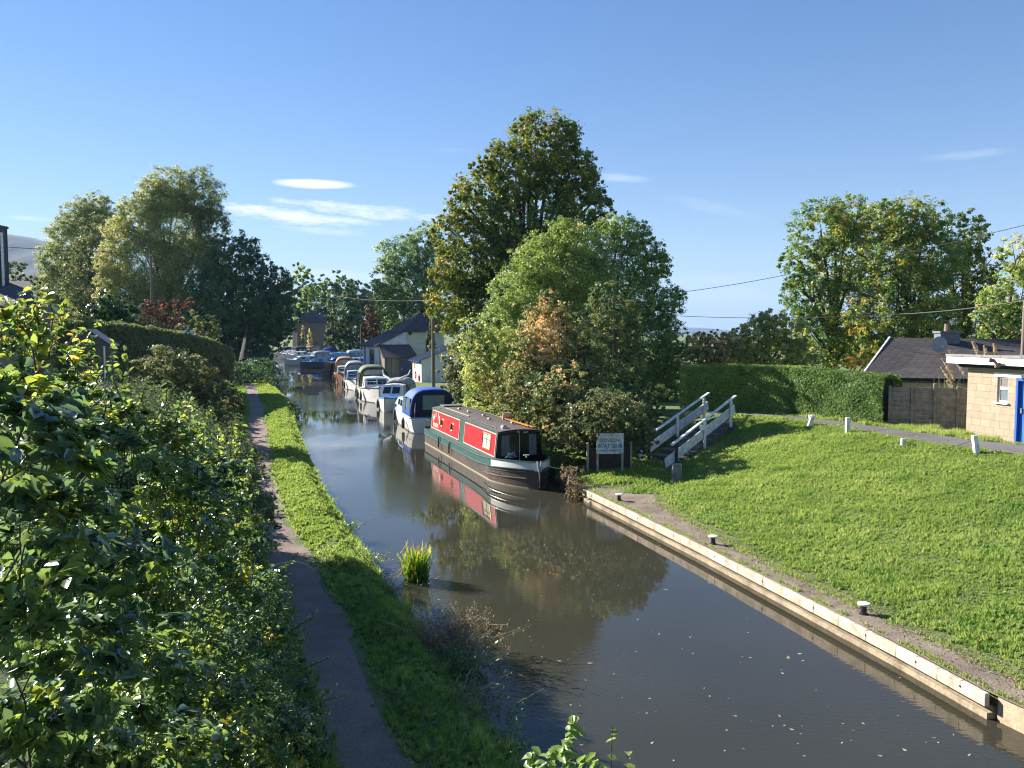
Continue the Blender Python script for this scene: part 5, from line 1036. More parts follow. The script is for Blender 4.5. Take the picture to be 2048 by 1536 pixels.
rope('white mooring line from the narrowboat bow to the ivy covered bank', (.97, 25.2, .85), (1.95, 25.0, .75), .06)

def cruiser(label, loc, head, Lb=7.5, beam=2.5, free=.85, cab=(.38, .72), cabh=.62, hull='gelcoat', top='gelcoat', deck='gelcoat', stripe='navy', canopy=None, can=(.0, .38), canh=1.55, fend=3, fside=(1,), rail=True, name='cabin_cruiser', group='boats moored along the right bank', screen='glass', flag=False, arms=False, outboard=False, ws=True, curtain='curtain', fold=False, arch=True, tarp=None):
    r = empty(name, (loc[0], loc[1], 0), math.atan2(-head[0], head[1]) if True else 0, label, 'boat', group)
    hb = beam / 2; w_ = hullshape(Lb, hb, Lb * .48, .4, .93, 1.75); g = lambda y: free * (1 + .22 * (max(0, y / Lb - .35) / .65) ** 1.6)
    fl = lambda z, y: .80 + .20 * min(1, max(0, (z + .1) / free)) ** .6 - .10 * max(0, y / Lb - .6) * (1 - z / free)
    mb = MB()
    for sd in (1, -1): mb.grid(side_rows(w_, 0, Lb, lambda y: [-.3, 0, .18, .45, g(y)], 28, sd, 0, fl))
    mb.grid([[(-w_(0) * fl(z, 0), 0, z), (w_(0) * fl(z, 0), 0, z)] for z in (-.3, 0, .3, free)]); mb.build('hull', M[hull], r, smooth=True)
    mb = MB()
    for sd in (1, -1): mb.tube([(sd * (w_(y) * fl(g(y), y) + .01), y, g(y) - .03) for y in np.linspace(0, Lb, 30)], .028, 6)
    mb.tube([(-w_(0), -.01, free - .03), (w_(0), -.01, free - .03)], .028, 6)
    mb.build('rubbing_strip', M[stripe], r, smooth=True)
    mb = MB()
    for sd in (1, -1): mb.tube([(sd * (w_(y) * fl(.32, y) + .006), y, .34 + .3 * (y / Lb) ** 2 * .6) for y in np.linspace(0, Lb - .35, 30)], .010, 4)
    for sd in (1, -1): mb.tube([(sd * (w_(y) * fl(.05, y) + .006), y, .05) for y in np.linspace(0, Lb - .5, 30)], .018, 4)
    mb.build('hull_stripe', M['wline'], r, smooth=True)
    a, b = cab[0] * Lb, cab[1] * Lb; mb = MB(); rows = []
    for y in np.linspace(b * .985, Lb - .05, 12): rows.append([(-w_(y) * .97, y, g(y) - .02), (0, y, g(y) + .07), (w_(y) * .97, y, g(y) - .02)])
    mb.grid(rows)
    for sd in (1, -1): mb.grid([[(sd * w_(y) * .98, y, g(y) - .02), (sd * hb * .74, y, g(y) - .01)] for y in np.linspace(0, b, 12)])
    mb.build('deck', M[deck], r, smooth=True)
    # cabin trunk with sloping front
    cw = hb * .76; tz = free + cabh; fr = b + .35; mb = MB()
    prof = [(a, free - .05), (a, tz), (b - .25, tz - .03), (fr + .15, g(fr) + .02)]
    L_ = [(-cw * (1 if z < tz - .2 else .9), y, z) for y, z in prof]; Rr = [(cw * (1 if z < tz - .2 else .9), y, z) for y, z in prof]
    mb.add(L_ + Rr + [(0, a, tz + .07), (0, b - .25, tz + .04)], [(0, 1, 2, 3), (7, 6, 5, 4), (2, 3, 7, 6), (1, 2, 9, 8), (8, 9, 6, 5), (2, 6, 9), (0, 4, 5, 8, 1)])
    mb.build('cabin', M[top], r)
    nwin = max(2, int((b - a) / .8))
    for sd in (1, -1):
        for k in range(nwin):
            ya = a + .12 + (b - .4 - a) / nwin * k; yb = ya + (b - .4 - a) / nwin * .80; z0, z1 = free + .16, tz - .12
            f = lambda z: cw * (1 + (.9 - 1) * (z - free) / cabh) + .012
            mb = MB(); mb.add([(sd * f(z0), ya, z0), (sd * f(z0), yb, z0), (sd * f(z1), yb - .05, z1), (sd * f(z1), ya, z1)], [(0, 1, 2, 3)]); wn = mb.build('window', M[curtain if k % 3 == 1 else screen], r)
    if ws:   # front windows on the slope
        for x0, x1 in ((-cw * .78, -.05), (.05, cw * .78)):
            p0 = Vector((0, fr + .15, g(fr) + .02)); p1 = Vector((0, b - .25, tz - .03)); n_ = Vector((0, (p1 - p0).z, -(p1 - p0).y)).normalized() * .015
            q = [p0.lerp(p1, .30) + n_, p0.lerp(p1, .85) + n_]; MB().add([(x0, q[0].y, q[0].z), (x1, q[0].y, q[0].z), (x1 * .96, q[1].y, q[1].z), (x0 * .96, q[1].y, q[1].z)], [(0, 1, 2, 3)]).build('windscreen', M[screen], r)
    if canopy:
        y0, y1 = can[0] * Lb, can[1] * Lb; cz = canh + free - .1; nx = 14; rows = []
        def arc(y, top, wd): return [(wd * math.copysign(abs(math.cos(t)) ** .55, math.cos(t)), y, free - .02 + (top - free) * max(0, math.sin(t)) ** .62) for t in np.linspace(math.pi, 0, nx + 1)]
        for k, y in enumerate(np.linspace(y0, y1, 7)): q = k / 6; rows.append(arc(y, cz - .10 * abs(q - .35) ** 1.5 - (.18 * q ** 6) - .05 * (1 - q) ** 4, hb * .93))
        mb = MB().grid(rows); cn_ = mb.build('canopy', M[canopy], r, smooth=True, solid=.02)
        mb = MB(); e = arc(y0 - .005, cz - .08, hb * .91); mb.add(e, [tuple(range(len(e)))]); mb.build('rear_curtain', M['navy' if canopy == 'blue' else canopy], cn_)
        e = arc(y1 + .005, cz - .3, hb * .88); MB().add(e, [tuple(range(len(e)))]).build('front_curtain', M[canopy], cn_)
        z0, z1 = free + .25 * (cz - free), free + .76 * (cz - free); MB().add([(-hb * .45, y0 - .03, z0), (hb * .45, y0 - .03, z0), (hb * .45, y0 - .03, z1), (-hb * .45, y0 - .03, z1)], [(0, 1, 2, 3)]).build('clear_panel', M['paleglass'], cn_)
        zf = tz + .12
        if cz - .3 > zf + .15: MB().add([(-hb * .62, y1 + .03, zf), (hb * .62, y1 + .03, zf), (hb * .52, y1 + .03, cz - .38), (-hb * .52, y1 + .03, cz - .38)], [(0, 1, 2, 3)]).build('clear_panel', M['paleglass'], cn_)
        for sd in (1, -1):
            for k in range(2):
                ya = y0 + (y1 - y0) * (.10 + .46 * k); yb = ya + (y1 - y0) * .34
                mb = MB(); MB_ = [(sd * hb * .955, ya, free + .18 * (cz - free)), (sd * hb * .955, yb, free + .18 * (cz - free)), (sd * hb * .92, yb - .05, free + .66 * (cz - free)), (sd * hb * .92, ya + .05, free + .66 * (cz - free))]
                mb.add(MB_, [(0, 1, 2, 3)]); mb.build('side_clear_panel', M['paleglass'], cn_)
    if tarp:
        rows = []
        for y in np.linspace(.02 * Lb, .97 * Lb, 16): q = y / Lb; hh = free + .75 * math.sin(min(1, q * 3) * math.pi / 2) * (1 - .35 * q) + .05 * math.sin(y * 3); ww = w_(y) * 1.05; rows.append([(-ww, y, free * .62), (-ww, y, free), (-ww * .35, y, hh * .93), (0, y, hh), (ww * .35, y, hh * .93), (ww, y, free), (ww, y, free * .62)])
        MB().grid(rows).build('tarpaulin', M[tarp], r, smooth=True, solid=.01)
    if rail:
        mb = MB(); pts = [(w_(y) * .9 * s_, y, g(y) + .42) for s_, ys_ in ((1, np.linspace(b * .9, Lb - .2, 8)), (-1, np.linspace(Lb - .2, b * .9, 8))) for y in ys_]; mb.tube(pts, .013, 5)
        for i in (0, 3, 6, 9, 12, 15): p_ = pts[i]; mb.tube([p_, (p_[0], p_[1], p_[2] - .44)], .011, 4)
        mb.build('pulpit_rail', M['steel'], r, smooth=True)
    for sd in fside:
        for k in range(fend):
            y = Lb * (.18 + .5 * k / max(1, fend - 1)); x = sd * (w_(y) + .09); mb = MB(); mb.tube([(sd * w_(y), y, g(y)), (x, y, g(y) - .1), (x, y, .50), (x, y, .14), (x, y, .09)], [.006, .008, .085, .085, .02], 8); mb.build('fender', M['black'], r, smooth=True)
    if flag:
        mb = MB(); mb.tube([(-hb * .8, -.05, free), (-hb * .8, -.35, free + .75)], .012, 5); st = mb.build('flag_staff', M['white'], r)
        for k, (mm) in enumerate(('white', 'green_flag')):
            rows = [[(-hb * .8 + .02 * math.sin(v * 9 + u * 4), -.33 + .10 * u + .09 * (k + v), free + .72 - .10 * (k + v) * 1.0 - .45 * u) for v in np.linspace(0, 1, 4)] for u in np.linspace(0, 1, 6)]; MB().grid(rows).build('flag', M[mm], st)
        MB().add([(-hb * .8, -.30, free + .5), (-hb * .8, -.22, free + .52), (-hb * .8 + .01, -.20, free + .36), (-hb * .8 + .01, -.27, free + .33)], [(0, 1, 2, 3)]).build('flag_emblem', M['red'], st)
    if outboard:
        mb = MB(); mb.lathe([(.05, -.2), (.05, .5), (.16, .55), (.19, .8), (.12, .98), (.02, 1.0)], (0, -.25, .0), 12); mb.build('outboard_motor', M['black'], r, smooth=True)
    if arms:
        for sd in (1, -1):
            mb = MB(); pts = [(sd * .18, .55 * Lb, tz + .25), (sd * .45, .5 * Lb, tz + .42), (sd * .85, .45 * Lb, tz + .62), (sd * .95, .42 * Lb, tz + .95)]; mb.tube(pts, [.03, .08, .06, .03], 7); mb.build('davit_arm', M['white'], r, smooth=True)
    return r
A = (-.27, .963); B_ = (.30, -.954)
cruiser('white cruiser with royal blue canopy, stern toward the narrowboat', (-3.95, 40.1), (-.285, .959), 8.2, 2.45, .82, (.34, .78), .60, canopy='blue', can=(.0, .36), canh=1.52, stripe='skyblue', top='skyroof', flag=True, fside=(-1,), fend=2, rail=False, screen='glass')
cruiser('small white boat with bright blue foredeck and curved white arms', (-7.6, 56.6), (-.083, -.996), 6.0, 1.9, .75, (.30, .66), .85, deck='brightblue', stripe='brightblue', canopy='grey', can=(.05, .42), canh=1.35, arms=True, fside=(1,), fend=2, rail=False)
cruiser('plain white cruiser with broad bow and olive rear canopy', (-11.25, 63.8), (.25, -.968), 7.0, 2.4, .95, (.30, .74), .78, canopy='olive', can=(.0, .36), canh=1.75, fside=(1,), fend=4)
cruiser('small cruiser with grey canopy and crumpled blue cover on its cabin', (-14.94, 75.9), (.215, -.977), 6.0, 2.1, .85, (.40, .80), .80, canopy='grey', can=(.0, .45), canh=1.75, top='skyroof', stripe='navy', fside=(1,), fend=2)
cruiser('cream cruiser with brown hull and tan arched canopy', (-17.85, 85.3), (.222, -.975), 6.5, 2.2, .95, (.42, .82), .75, hull='brownhull', deck='cream', top='cream', canopy='tan', can=(.0, .46), canh=1.8, stripe='cream', fside=(1,), fend=3)
# second narrowboat, farther off: a copy with its own paint
def small_narrowboat(label, loc, head, Lb, hullm, cabm, panm, roofm, group='boats moored along the right bank', name='narrowboat', cabz=1.65):
    r = empty(name, (loc[0], loc[1], 0), math.atan2(-head[0], head[1]), label, 'boat', group); w_ = hullshape(Lb, 1.02, 2.4, .7, .72, 2.1); gz = lambda y: .72 + .25 * float(sm(np.array((y - Lb + 3.8) / 3.8)))
    mb = MB()
    for sd in (1, -1): mb.grid(side_rows(w_, 0, Lb, lambda y: [-.3, 0, gz(y)], 30, sd))
    mb.grid([[(-w_(0), 0, z), (w_(0), 0, z)] for z in (-.3, .72)]); mb.grid([[(-w_(y), y, gz(y) - .02), (w_(y), y, gz(y) - .02)] for y in np.linspace(0, Lb, 20)]); mb.build('hull', M[hullm], r, smooth=True)
    y0, y1 = 1.4, Lb - 2.4; MB().add([(-.86, y0, .7), (-.76, y0, cabz), (.76, y0, cabz), (.86, y0, .7), (-.86, y1, .7), (-.76, y1, cabz), (.76, y1, cabz), (.86, y1, .7)], [(0, 1, 5, 4), (3, 2, 6, 7), (0, 3, 2, 1), (4, 5, 6, 7)]).build('cabin', M[cabm], r)
    MB().grid([[(c * .79, y, cabz + .003 + .07 * (1 - c * c)) for c in np.linspace(-1, 1, 7)] for y in (y0 - .05, y1 + .05)]).build('roof', M[roofm], r, solid=.02)
    for sd in (1, -1):
        k = 0
        for ya in np.arange(y0 + .4, y1 - 1.6, 1.9):
            pn = MB().add([(sd * .862, ya, .82), (sd * .862, ya + 1.5, .82), (sd * .792, ya + 1.5, cabz - .12), (sd * .792, ya, cabz - .12)], [(0, 1, 2, 3)]).build('side_panel', M[panm], r)
            MB().add([(sd * .86, ya + .4, 1.0), (sd * .86, ya + 1.0, 1.0), (sd * .826, ya + 1.0, 1.38), (sd * .826, ya + .4, 1.38)], [(0, 1, 2, 3)]).build('window', M['glass'], pn)
    MB().add([(-.6, y1 + .01, .8), (.6, y1 + .01, .8), (.55, y1 + .01, cabz - .1), (-.55, y1 + .01, cabz - .1)], [(0, 1, 2, 3)]).build('front_door', M['hatch'], r)
    return r
small_narrowboat('dark narrowboat with small red panels, half hidden behind the tan canopy', (-22.1, 97.0), (.33, -.944), 10.6, 'darkhull', 'darkhull', 'red', 'hatch')
gb = 'boats crowded in the far basin'
cruiser('long boat under a bright blue tarpaulin left of the cottage', (-16.4, 114.4), (-.97, -.25), 9.5, 2.8, 1.1, (.3, .7), .5, hull='pinkhull', tarp='bluetarp', rail=False, fend=0, group=gb)
cruiser('faded red hulled boat below the blue tarpaulin beside the cottage', (-14.2, 103.9), (-.99, -.12), 7.5, 2.4, .9, (.3, .7), .45, hull='pinkhull', top='ltblue', deck='ltblue', rail=False, fend=0, group=gb)
far = [
 ('light blue covered cruiser behind the blue tarpaulin', (655, 716), 118, (-.8, -.6), dict(canopy='ltblue', hull='chim', top='ltblue', free=.8)),
 ('dark hulled cruiser with pale windscreen in the middle of the basin', (622, 716), 128, (-.85, -.5), dict(canopy='grey', hull='gelcoat', top='skyroof', free=.8)),
 ('cruiser with faded blue canopy half behind the light blue one', (690, 708), 130, (-.9, -.3), dict(canopy='skyroof', hull='gelcoat', top='ltblue')),
 ('maroon roofed boat close to the cottage wall', (708, 702), 142, (-.95, -.3), dict(canopy='maroon', hull='darkhull', top='maroon')),
 ('cruiser with a sagging blue cover in the second row', (640, 704), 146, (-.7, -.7), dict(canopy='blue', hull='gelcoat', top='skyroof')),
 ('white cruiser with sunlit foredeck near the boathouse', (604, 706), 152, (-.6, -.8), dict(top='gelcoat')),
 ('white cruiser with navy canopy below the sunlit chimney', (585, 708), 160, (-.5, -.86), dict(canopy='navy')),
 ('low white cruiser farthest left against the dark trees', (562, 706), 168, (-.4, -.9), dict(canopy='navy', free=.8)),
 ('white cruiser with brown canopy between two white ones', (612, 699), 172, (-.6, -.8), dict(canopy='tan')),
 ('white cruiser moored stern on below the boathouse door', (628, 697), 180, (-.7, -.7), dict()),
 ('pale cruiser with blue stripe at the back of the basin', (650, 697), 178, (-.8, -.6), dict(stripe='brightblue')),
 ('small dark cruiser near the lawn at the back of the basin', (672, 698), 170, (-.8, -.6), dict(canopy='navy', hull='darkhull')),
]
for lab, (px, py), Y, hd, kw in far:
    q = np.hypot(*hd); c = W(px, py, Y); args = dict(Lb=7.2, beam=2.6, free=.95, fend=0, rail=False, group=gb); args.update(kw)
    cruiser(lab, (c[0] - hd[0] / q * 3, Y - hd[1] / q * 3), (hd[0] / q, hd[1] / q), **args)
for (px, py, lab) in [(583, 721, 'dark duck swimming farthest left, trailing a ripple'), (610, 733, 'dark duck swimming nearest the camera, far up the canal'), (597, 726, 'pale duck swimming between the two dark ducks')]:
    g = G(px, py); r = empty('duck', g, random.uniform(-.5, .5) + 1.2, lab, 'duck', 'ducks'); mb = MB()
    mb.lathe([(.01, -.24), (.07, -.19), (.12, -.08), (.135, .03), (.10, .14), (.055, .19), (.05, .21)], (0, 0, .07), 12, 'y'); mb.tube([(0, .14, .12), (0, .19, .22), (0, .20, .28), (0, .23, .31), (0, .29, .30), (0, .36, .285)], [.045, .035, .045, .05, .02, .008], 8)
    mb.build('body', M['offwhite'] if 'pale' in lab else M['duck'], r, smooth=True)

# ---------------------------------------------------------------- buildings
def quadm(mb, *p): mb.add(list(p), [tuple(range(len(p)))])
def cottage():
    r = empty('boatyard_cottage', (-16.6, 89.0, .5), 0, 'whitewashed slate roofed cottage at the water edge with stone outhouse', 'cottage')
    a = math.atan2(7.4, -2.95); U = Vector((math.cos(a), math.sin(a), 0)); V = Vector((math.sin(a), -math.cos(a), 0)); O = Vector((-13.85 + 16.6, 82.9 - 89.0, 0))
    P = lambda u, v, z: O + U * u + V * v + Vector((0, 0, z))
    def block(u0, u1, v0, v1, z0, zs):  # zs: (front-left u0v0, u0v1, u1v1, u1v0)
        b = [P(u0, v0, z0), P(u0, v1, z0), P(u1, v1, z0), P(u1, v0, z0)]; t = [P(u0, v0, zs[0]), P(u0, v1, zs[1]), P(u1, v1, zs[2]), P(u1, v0, zs[3])]
        return b + t, [(0, 3, 2, 1), (4, 5, 6, 7), (0, 1, 5, 4), (1, 2, 6, 5), (2, 3, 7, 6), (3, 0, 4, 7)]
    wl, wh = 3.25, 4.75
    MB().add(*block(0, 7.9, 0, 3.0, -1.1, (wl, wh, wh, wl))).build('wing_wall', M['whitewash'], r)
    def slab(q, th=.12):
        n = (q[1] - q[0]).cross(q[3] - q[0]).normalized()
        if n.z < 0: n = -n
        return q + [p_ + n * th for p_ in q], [(3, 2, 1, 0), (4, 5, 6, 7), (0, 1, 5, 4), (1, 2, 6, 5), (2, 3, 7, 6), (3, 0, 4, 7)]
    MB().add(*slab([P(-.2, -.35, wl - .14), P(8.1, -.35, wl - .14), P(8.1, 3.0, wh + .03), P(-.2, 3.0, wh + .03)])).build('wing_roof', M['slate'], r)
    for u0, z0, z1, w2 in ((2.2, .35, 2.8, 2.0),):
        wn = MB().add(*block(u0, u0 + w2, -.03, .05, z0, (z1,) * 4)).build('window', M['glass'], r); MB().add(*block(u0 - .09, u0 + w2 + .09, -.06, -.02, z0 - .12, (z0 - .02,) * 4)).build('sill', M['slatedoor'], wn)
        mb = MB(); mb.add(*block(u0 - .08, u0, -.05, -.02, z0, (z1,) * 4)); mb.add(*block(u0 + w2, u0 + w2 + .08, -.05, -.02, z0, (z1,) * 4)); mb.build('frame', M['slatedoor'], wn)
    mb = MB(); mb.tube([P(6.6, -.07, -.4), P(6.6, -.07, 3.1)], .06, 6); mb.build('downpipe', M['slatedoor'], r)
    mb = MB(); mb.tube([P(8.3, -.2, -.4), P(8.3, -.2, 5.5)], .05, 6); mb.build('flue_pole', M['steel'], r)
    MB().add(*block(.25, 6, 2.75, 7.2, -.3, (4.65,) * 4)).build('main_wall', M['creamwall'], r)
    e = .35; z = 4.66; c4 = [P(.25 - e, 2.75 - e, z), P(.25 - e, 7.2 + e, z), P(6 + e, 7.2 + e, z), P(6 + e, 2.75 - e, z)]; r1 = P(2.4, 5.2, 6.8); r2 = P(4.0, 5.2, 6.8)
    MB().add(c4 + [r1, r2], [(0, 1, 4), (1, 2, 5, 4), (2, 3, 5), (3, 0, 4, 5), (3, 2, 1, 0)]).build('main_roof', M['slate'], r)
    MB().add(*block(.18, .26, 5.2, 6.0, 2.6, (4.0,) * 4)).build('window', M['glass'], r)
    MB().add(*block(.15, .26, 3.3, 3.6, 4.35, (4.7,) * 4)).build('lantern', M['black'], r)
    # stone outhouse leaning on the wing gable
    zr, zf = 3.2, 2.05
    MB().add(*block(-2.2, -.01, .15, 3.4, -.6, (zf, zf, zr, zr))).build('outhouse_wall', M['stone'], r)
    MB().add(*slab([P(-2.45, -.05, zf - .05), P(-2.45, 3.6, zf - .05), P(-.01, 3.3, zr + .08), P(-.01, -.02, zr + .08)], .09)).build('outhouse_roof', M['slate2'], r)
    d = MB().add(*block(-2.25, -2.16, 1.75, 2.95, -.2, (1.85,) * 4)).build('door', M['slatedoor'], r)
    MB().add(*block(-2.29, -2.25, 1.85, 1.95, .8, (.9,) * 4)).build('handle', M['steel'], d)
    mb = MB(); mb.tube([P(-2.3, .2, -.3), P(-2.3, .2, 2.0)], .05, 6); mb.build('downpipe', M['slatedoor'], r)
cottage()
def small_shed():
    r = empty('boatyard_shed', (-8.2, 72, .5), 0, 'white shed with corrugated mono-pitch roof and red painted marks', 'shed')
    a = math.atan2(.94, -.33); U = Vector((math.cos(a), math.sin(a), 0)); V = Vector((math.sin(a), -math.cos(a), 0)); O = W(843, 770, 70.5); O = Vector((O[0] + 8.2, O[1] - 72, 0))
    P = lambda u, v, z: O + U * u + V * v + Vector((0, 0, z))
    def block(u0, u1, v0, v1, z0, zs):
        b = [P(u0, v0, z0), P(u0, v1, z0), P(u1, v1, z0), P(u1, v0, z0)]; t = [P(u0, v0, zs[0]), P(u0, v1, zs[1]), P(u1, v1, zs[2]), P(u1, v0, zs[3])]; return b + t, [(0, 3, 2, 1), (4, 5, 6, 7), (0, 1, 5, 4), (1, 2, 6, 5), (2, 3, 7, 6), (3, 0, 4, 7)]
    MB().add(*block(0, 3.6, 0, 2.6, -.2, (2.15, 3.2, 3.2, 2.15))).build('wall', M['white'], r)
    rows = []; 
    for v, z in ((-.35, 2.05), (2.9, 3.35)):
        rows.append([P(u, v, z + .045 * math.cos(k * math.pi)) for k, u in enumerate(np.linspace(-.3, 3.9, 43))])
    MB().grid(rows).build('roof', M['corrugated'], r, solid=.02)
    MB().add(*block(-.01, 3.7, -.12, -.02, 1.85, (2.02,) * 4)).build('fascia', M['brightblue'], r)
    MB().add(*block(2.4, 3.0, -.03, -.005, 1.35, (1.75,) * 4)).build('notice', M['orangewood'], r)
    mb = MB(); c = P(2.3, -.05, .75); pts = [c + U * (.22 * math.cos(t)) + Vector((0, 0, .30 * math.sin(t))) for t in np.linspace(.8, 5.4, 16)]; mb.tube(pts, .05, 6); mb.build('hose_reel', M['red'], r, smooth=True)
    mb = MB(); c = P(.7, -.05, .55)
    for s_ in (1, -1): mb.tube([c + U * (s_ * .16 * math.sin(t)) + Vector((0, 0, .28 * math.cos(t) * (1 if s_ > 0 else .8))) for t in np.linspace(0, math.pi, 10)], .06, 6)
    mb.build('lifebuoy', M['red'], r, smooth=True)
    o = MB().tube([(0, 0, 0), (0, 0, 1.0)], .06, 8).box(-.12, .12, -.08, .08, 1.0, 1.35).tube([(-.1, -.12, 1.4), (.12, -.12, 1.15), (.08, -.12, .7)], .05, 6).build('lifebuoy_post', M['red']); g = W(905, 800, 41.5); o.location = (g[0], g[1], .45); tag(o, 'red water safety post on the bank behind the blue canopy', 'safety post')
small_shed()
def boathouse():
    c = W(618, 690, 186); r = empty('stone_boathouse', (c[0], 186, .5), 0, 'hip roofed dark stone boathouse at the far end of the canal', 'boathouse')
    k = 186 / F; hw = 27 * k; zt = W(618, 645, 186)[2] - .5; zr = W(618, 620, 186)[2] - .5
    MB().box(-hw, hw, 0, 8, -.5, zt).build('wall', M['stone'], r)
    e = .5; MB().add([(-hw - e, -e, zt), (hw + e, -e, zt), (hw + e, 8 + e, zt), (-hw - e, 8 + e, zt), (0, 2.6, zr), (0, 5.4, zr)], [(0, 1, 4), (1, 2, 5, 4), (2, 3, 5), (3, 0, 4, 5), (3, 2, 1, 0)]).build('roof', M['slate'], r)
    MB().box(.9, 2.1, -.06, .05, 0, 2.6).build('door', M['slatedoor'], r); MB().box(-2.4, -1.0, -.05, .05, 1.2, 2.6).build('window', M['glass'], r)
    c = W(589, 690, 176); o = MB().box(-.42, .42, 0, .8, -.2, 4.4).box(-.5, .5, -.08, .88, 4.4, 4.6).build('brick_pier', M['pier']); o.location = (c[0], 176, .6); tag(o, 'sunlit brick pier wrapped in yellow ivy left of the boathouse', 'pier')
boathouse()
conifer('yellow ivy growing up the sunlit brick pier', 595, 650, 688, 5, 175, 'ash', .75, 'ivy', 'climber', .0010)
conifer('small yellow conifer in front of the boathouse', 609, 661, 690, 6, 178, 'ash', .8, 'conifer_shrub', 'shrub', .0010)
def bungalow():
    r = empty('bungalow', (17.5, 36, 1.8), 0, 'bungalow with dark tiled roof, satellite dish and chimney behind the fence', 'bungalow')
    org = Vector((17.5, 36, 1.8)); q = [Vector(W(1730, 742, 34)) - org, Vector(W(1782, 680, 38)) - org, Vector(W(2075, 684, 38)) - org, Vector(W(2075, 765, 32)) - org]
    q[0] = Vector(W(1722, 760, 33.4)) - org
    n = (q[3] - q[0]).cross(q[1] - q[0]).normalized(); th = n * (.12 if n.z > 0 else -.12)
    mb = MB(); mb.add([q[0], q[3], q[2], q[1]] + [p_ + th for p_ in (q[0], q[3], q[2], q[1])], [(3, 2, 1, 0), (4, 5, 6, 7), (0, 1, 5, 4), (1, 2, 6, 5), (2, 3, 7, 6), (3, 0, 4, 7)])
    M['tiles'] = tilemat('concrete_roof_tiles', (.055, .045, .045), (.085, .066, .062), q[0], (q[3] - q[0]).normalized(), (q[1] - q[0]))
    mb.build('roof', M['tiles'], r)
    ext = Vector((.0, 0, 0)); bk = [q[1] + Vector((4.2, 4.5, -1.8)), q[2] + Vector((4.2, 4.5, -1.8))]
    MB().add([q[1] + th, q[2] + th, bk[1], bk[0]], [(0, 1, 2, 3)]).build('rear_roof', M['slate2'], r)
    a, b = q[0] + Vector((.5, .3, -.1)), q[3] + Vector((0, .3, -.1)); MB().add([(a.x, a.y, 0), (b.x, b.y, 0), b, a, (a.x + 3.2, a.y + 7.5, 0), (b.x + 3.2, b.y + 7.5, 0), (b.x + 3.2, b.y + 7.5, b.z), (a.x + 3.2, a.y + 7.5, a.z)], [(0, 1, 2, 3), (5, 4, 7, 6), (4, 0, 3, 7), (1, 5, 6, 2)]).build('wall', M['blockwall'], r)
    MB().add([a, q[1] + Vector((.5, .2, -.1)), (a.x + 3.2, a.y + 7.5, a.z)], [(0, 1, 2)]).build('gable', M['blockwall'], r)
    MB().bar(q[0] + Vector((-.06, 0, .04)), q[1] + Vector((-.06, 0, .1)), .07, .14).build('verge_board', M['offwhite'], r)
    c = Vector(W(1893, 690, 37.6)) - org; ch = MB().box(c.x - .45, c.x + .45, c.y - .3, c.y + .3, c.z - .6, c.z + .55).box(c.x - .5, c.x + .5, c.y - .35, c.y + .35, c.z + .55, c.z + .65).build('chimney', M['chim'], r, bevel=.01); MB().lathe([(.13, 0), (.11, .32), (.13, .35)], (c.x, c.y, c.z + .65), 10).build('chimney_pot', M['pot'], ch)
    c = Vector(W(1876, 689, 36.0)) - org; mb = MB(); mb.lathe([(.02, .0), (.18, -.02), (.30, -.07), (.36, -.12)], (c.x, c.y, c.z), 18, 'y'); d = mb.build('satellite_dish', M['dish'], r, smooth=True, solid=.01); MB().tube([(c.x, c.y + .02, c.z), (c.x, c.y + .3, c.z - .2)], .02, 6).tube([(c.x, c.y - .1, c.z - .25), (c.x, c.y - .45, c.z - .05)], .012, 5).build('dish_bracket', M['steel'], d)
def tilemat(name, c1, c2, o, xd, yd):
    """interlocking tiles laid in courses parallel to the eaves: u along the eaves, v up the slope"""
    m, s, out = newmat(name); p = s.n('ShaderNodeBsdfPrincipled'); t = s.n('ShaderNodeTexCoord').outputs['Object']
    x = Vector(xd).normalized(); y = Vector(yd); y = (y - x * y.dot(x)).normalized()
    def dot(v):
        d = s.n('ShaderNodeVectorMath', operation='DOT_PRODUCT'); s.l(t, d.inputs[0]); d.inputs[1].default_value = tuple(v); return d.outputs['Value']
    u = s.m('SUBTRACT', dot(x), Vector(o).dot(x)); v = s.m('SUBTRACT', dot(y), Vector(o).dot(y)); cb = s.n('ShaderNodeCombineXYZ'); s.l(u, cb.inputs[0]); s.l(v, cb.inputs[1])
    b = s.n('ShaderNodeTexBrick'); s.l(cb.outputs[0], b.inputs['Vector']); b.inputs['Scale'].default_value = 1; b.inputs['Brick Width'].default_value = .34; b.inputs['Row Height'].default_value = .33; b.inputs['Mortar Size'].default_value = .02
    b.inputs['Color1'].default_value = (*c1, 1); b.inputs['Color2'].default_value = (*c2, 1); b.inputs['Mortar'].default_value = tuple(k * .35 for k in c1) + (1,)
    s.l(s.mix(.5, b.outputs[0], s.ramp(s.noise(t, 3, 5, .65), [(.3, .3), (.7, 1.0)]), 'MULTIPLY'), p.inputs['Base Color']); p.inputs['Roughness'].default_value = .85
    saw = s.m('FRACT', s.m('DIVIDE', v, .33)); bp = s.n('ShaderNodeBump'); bp.inputs['Distance'].default_value = .06; bp.inputs['Strength'].default_value = 1; s.l(s.m('ADD', s.m('MULTIPLY', saw, -.6), s.m('MULTIPLY', s.noise(t, 9, 3), .15)), bp.inputs['Height']); s.l(bp.outputs[0], p.inputs['Normal'])
    s.l(p.outputs[0], out.inputs[0]); return m
bungalow()
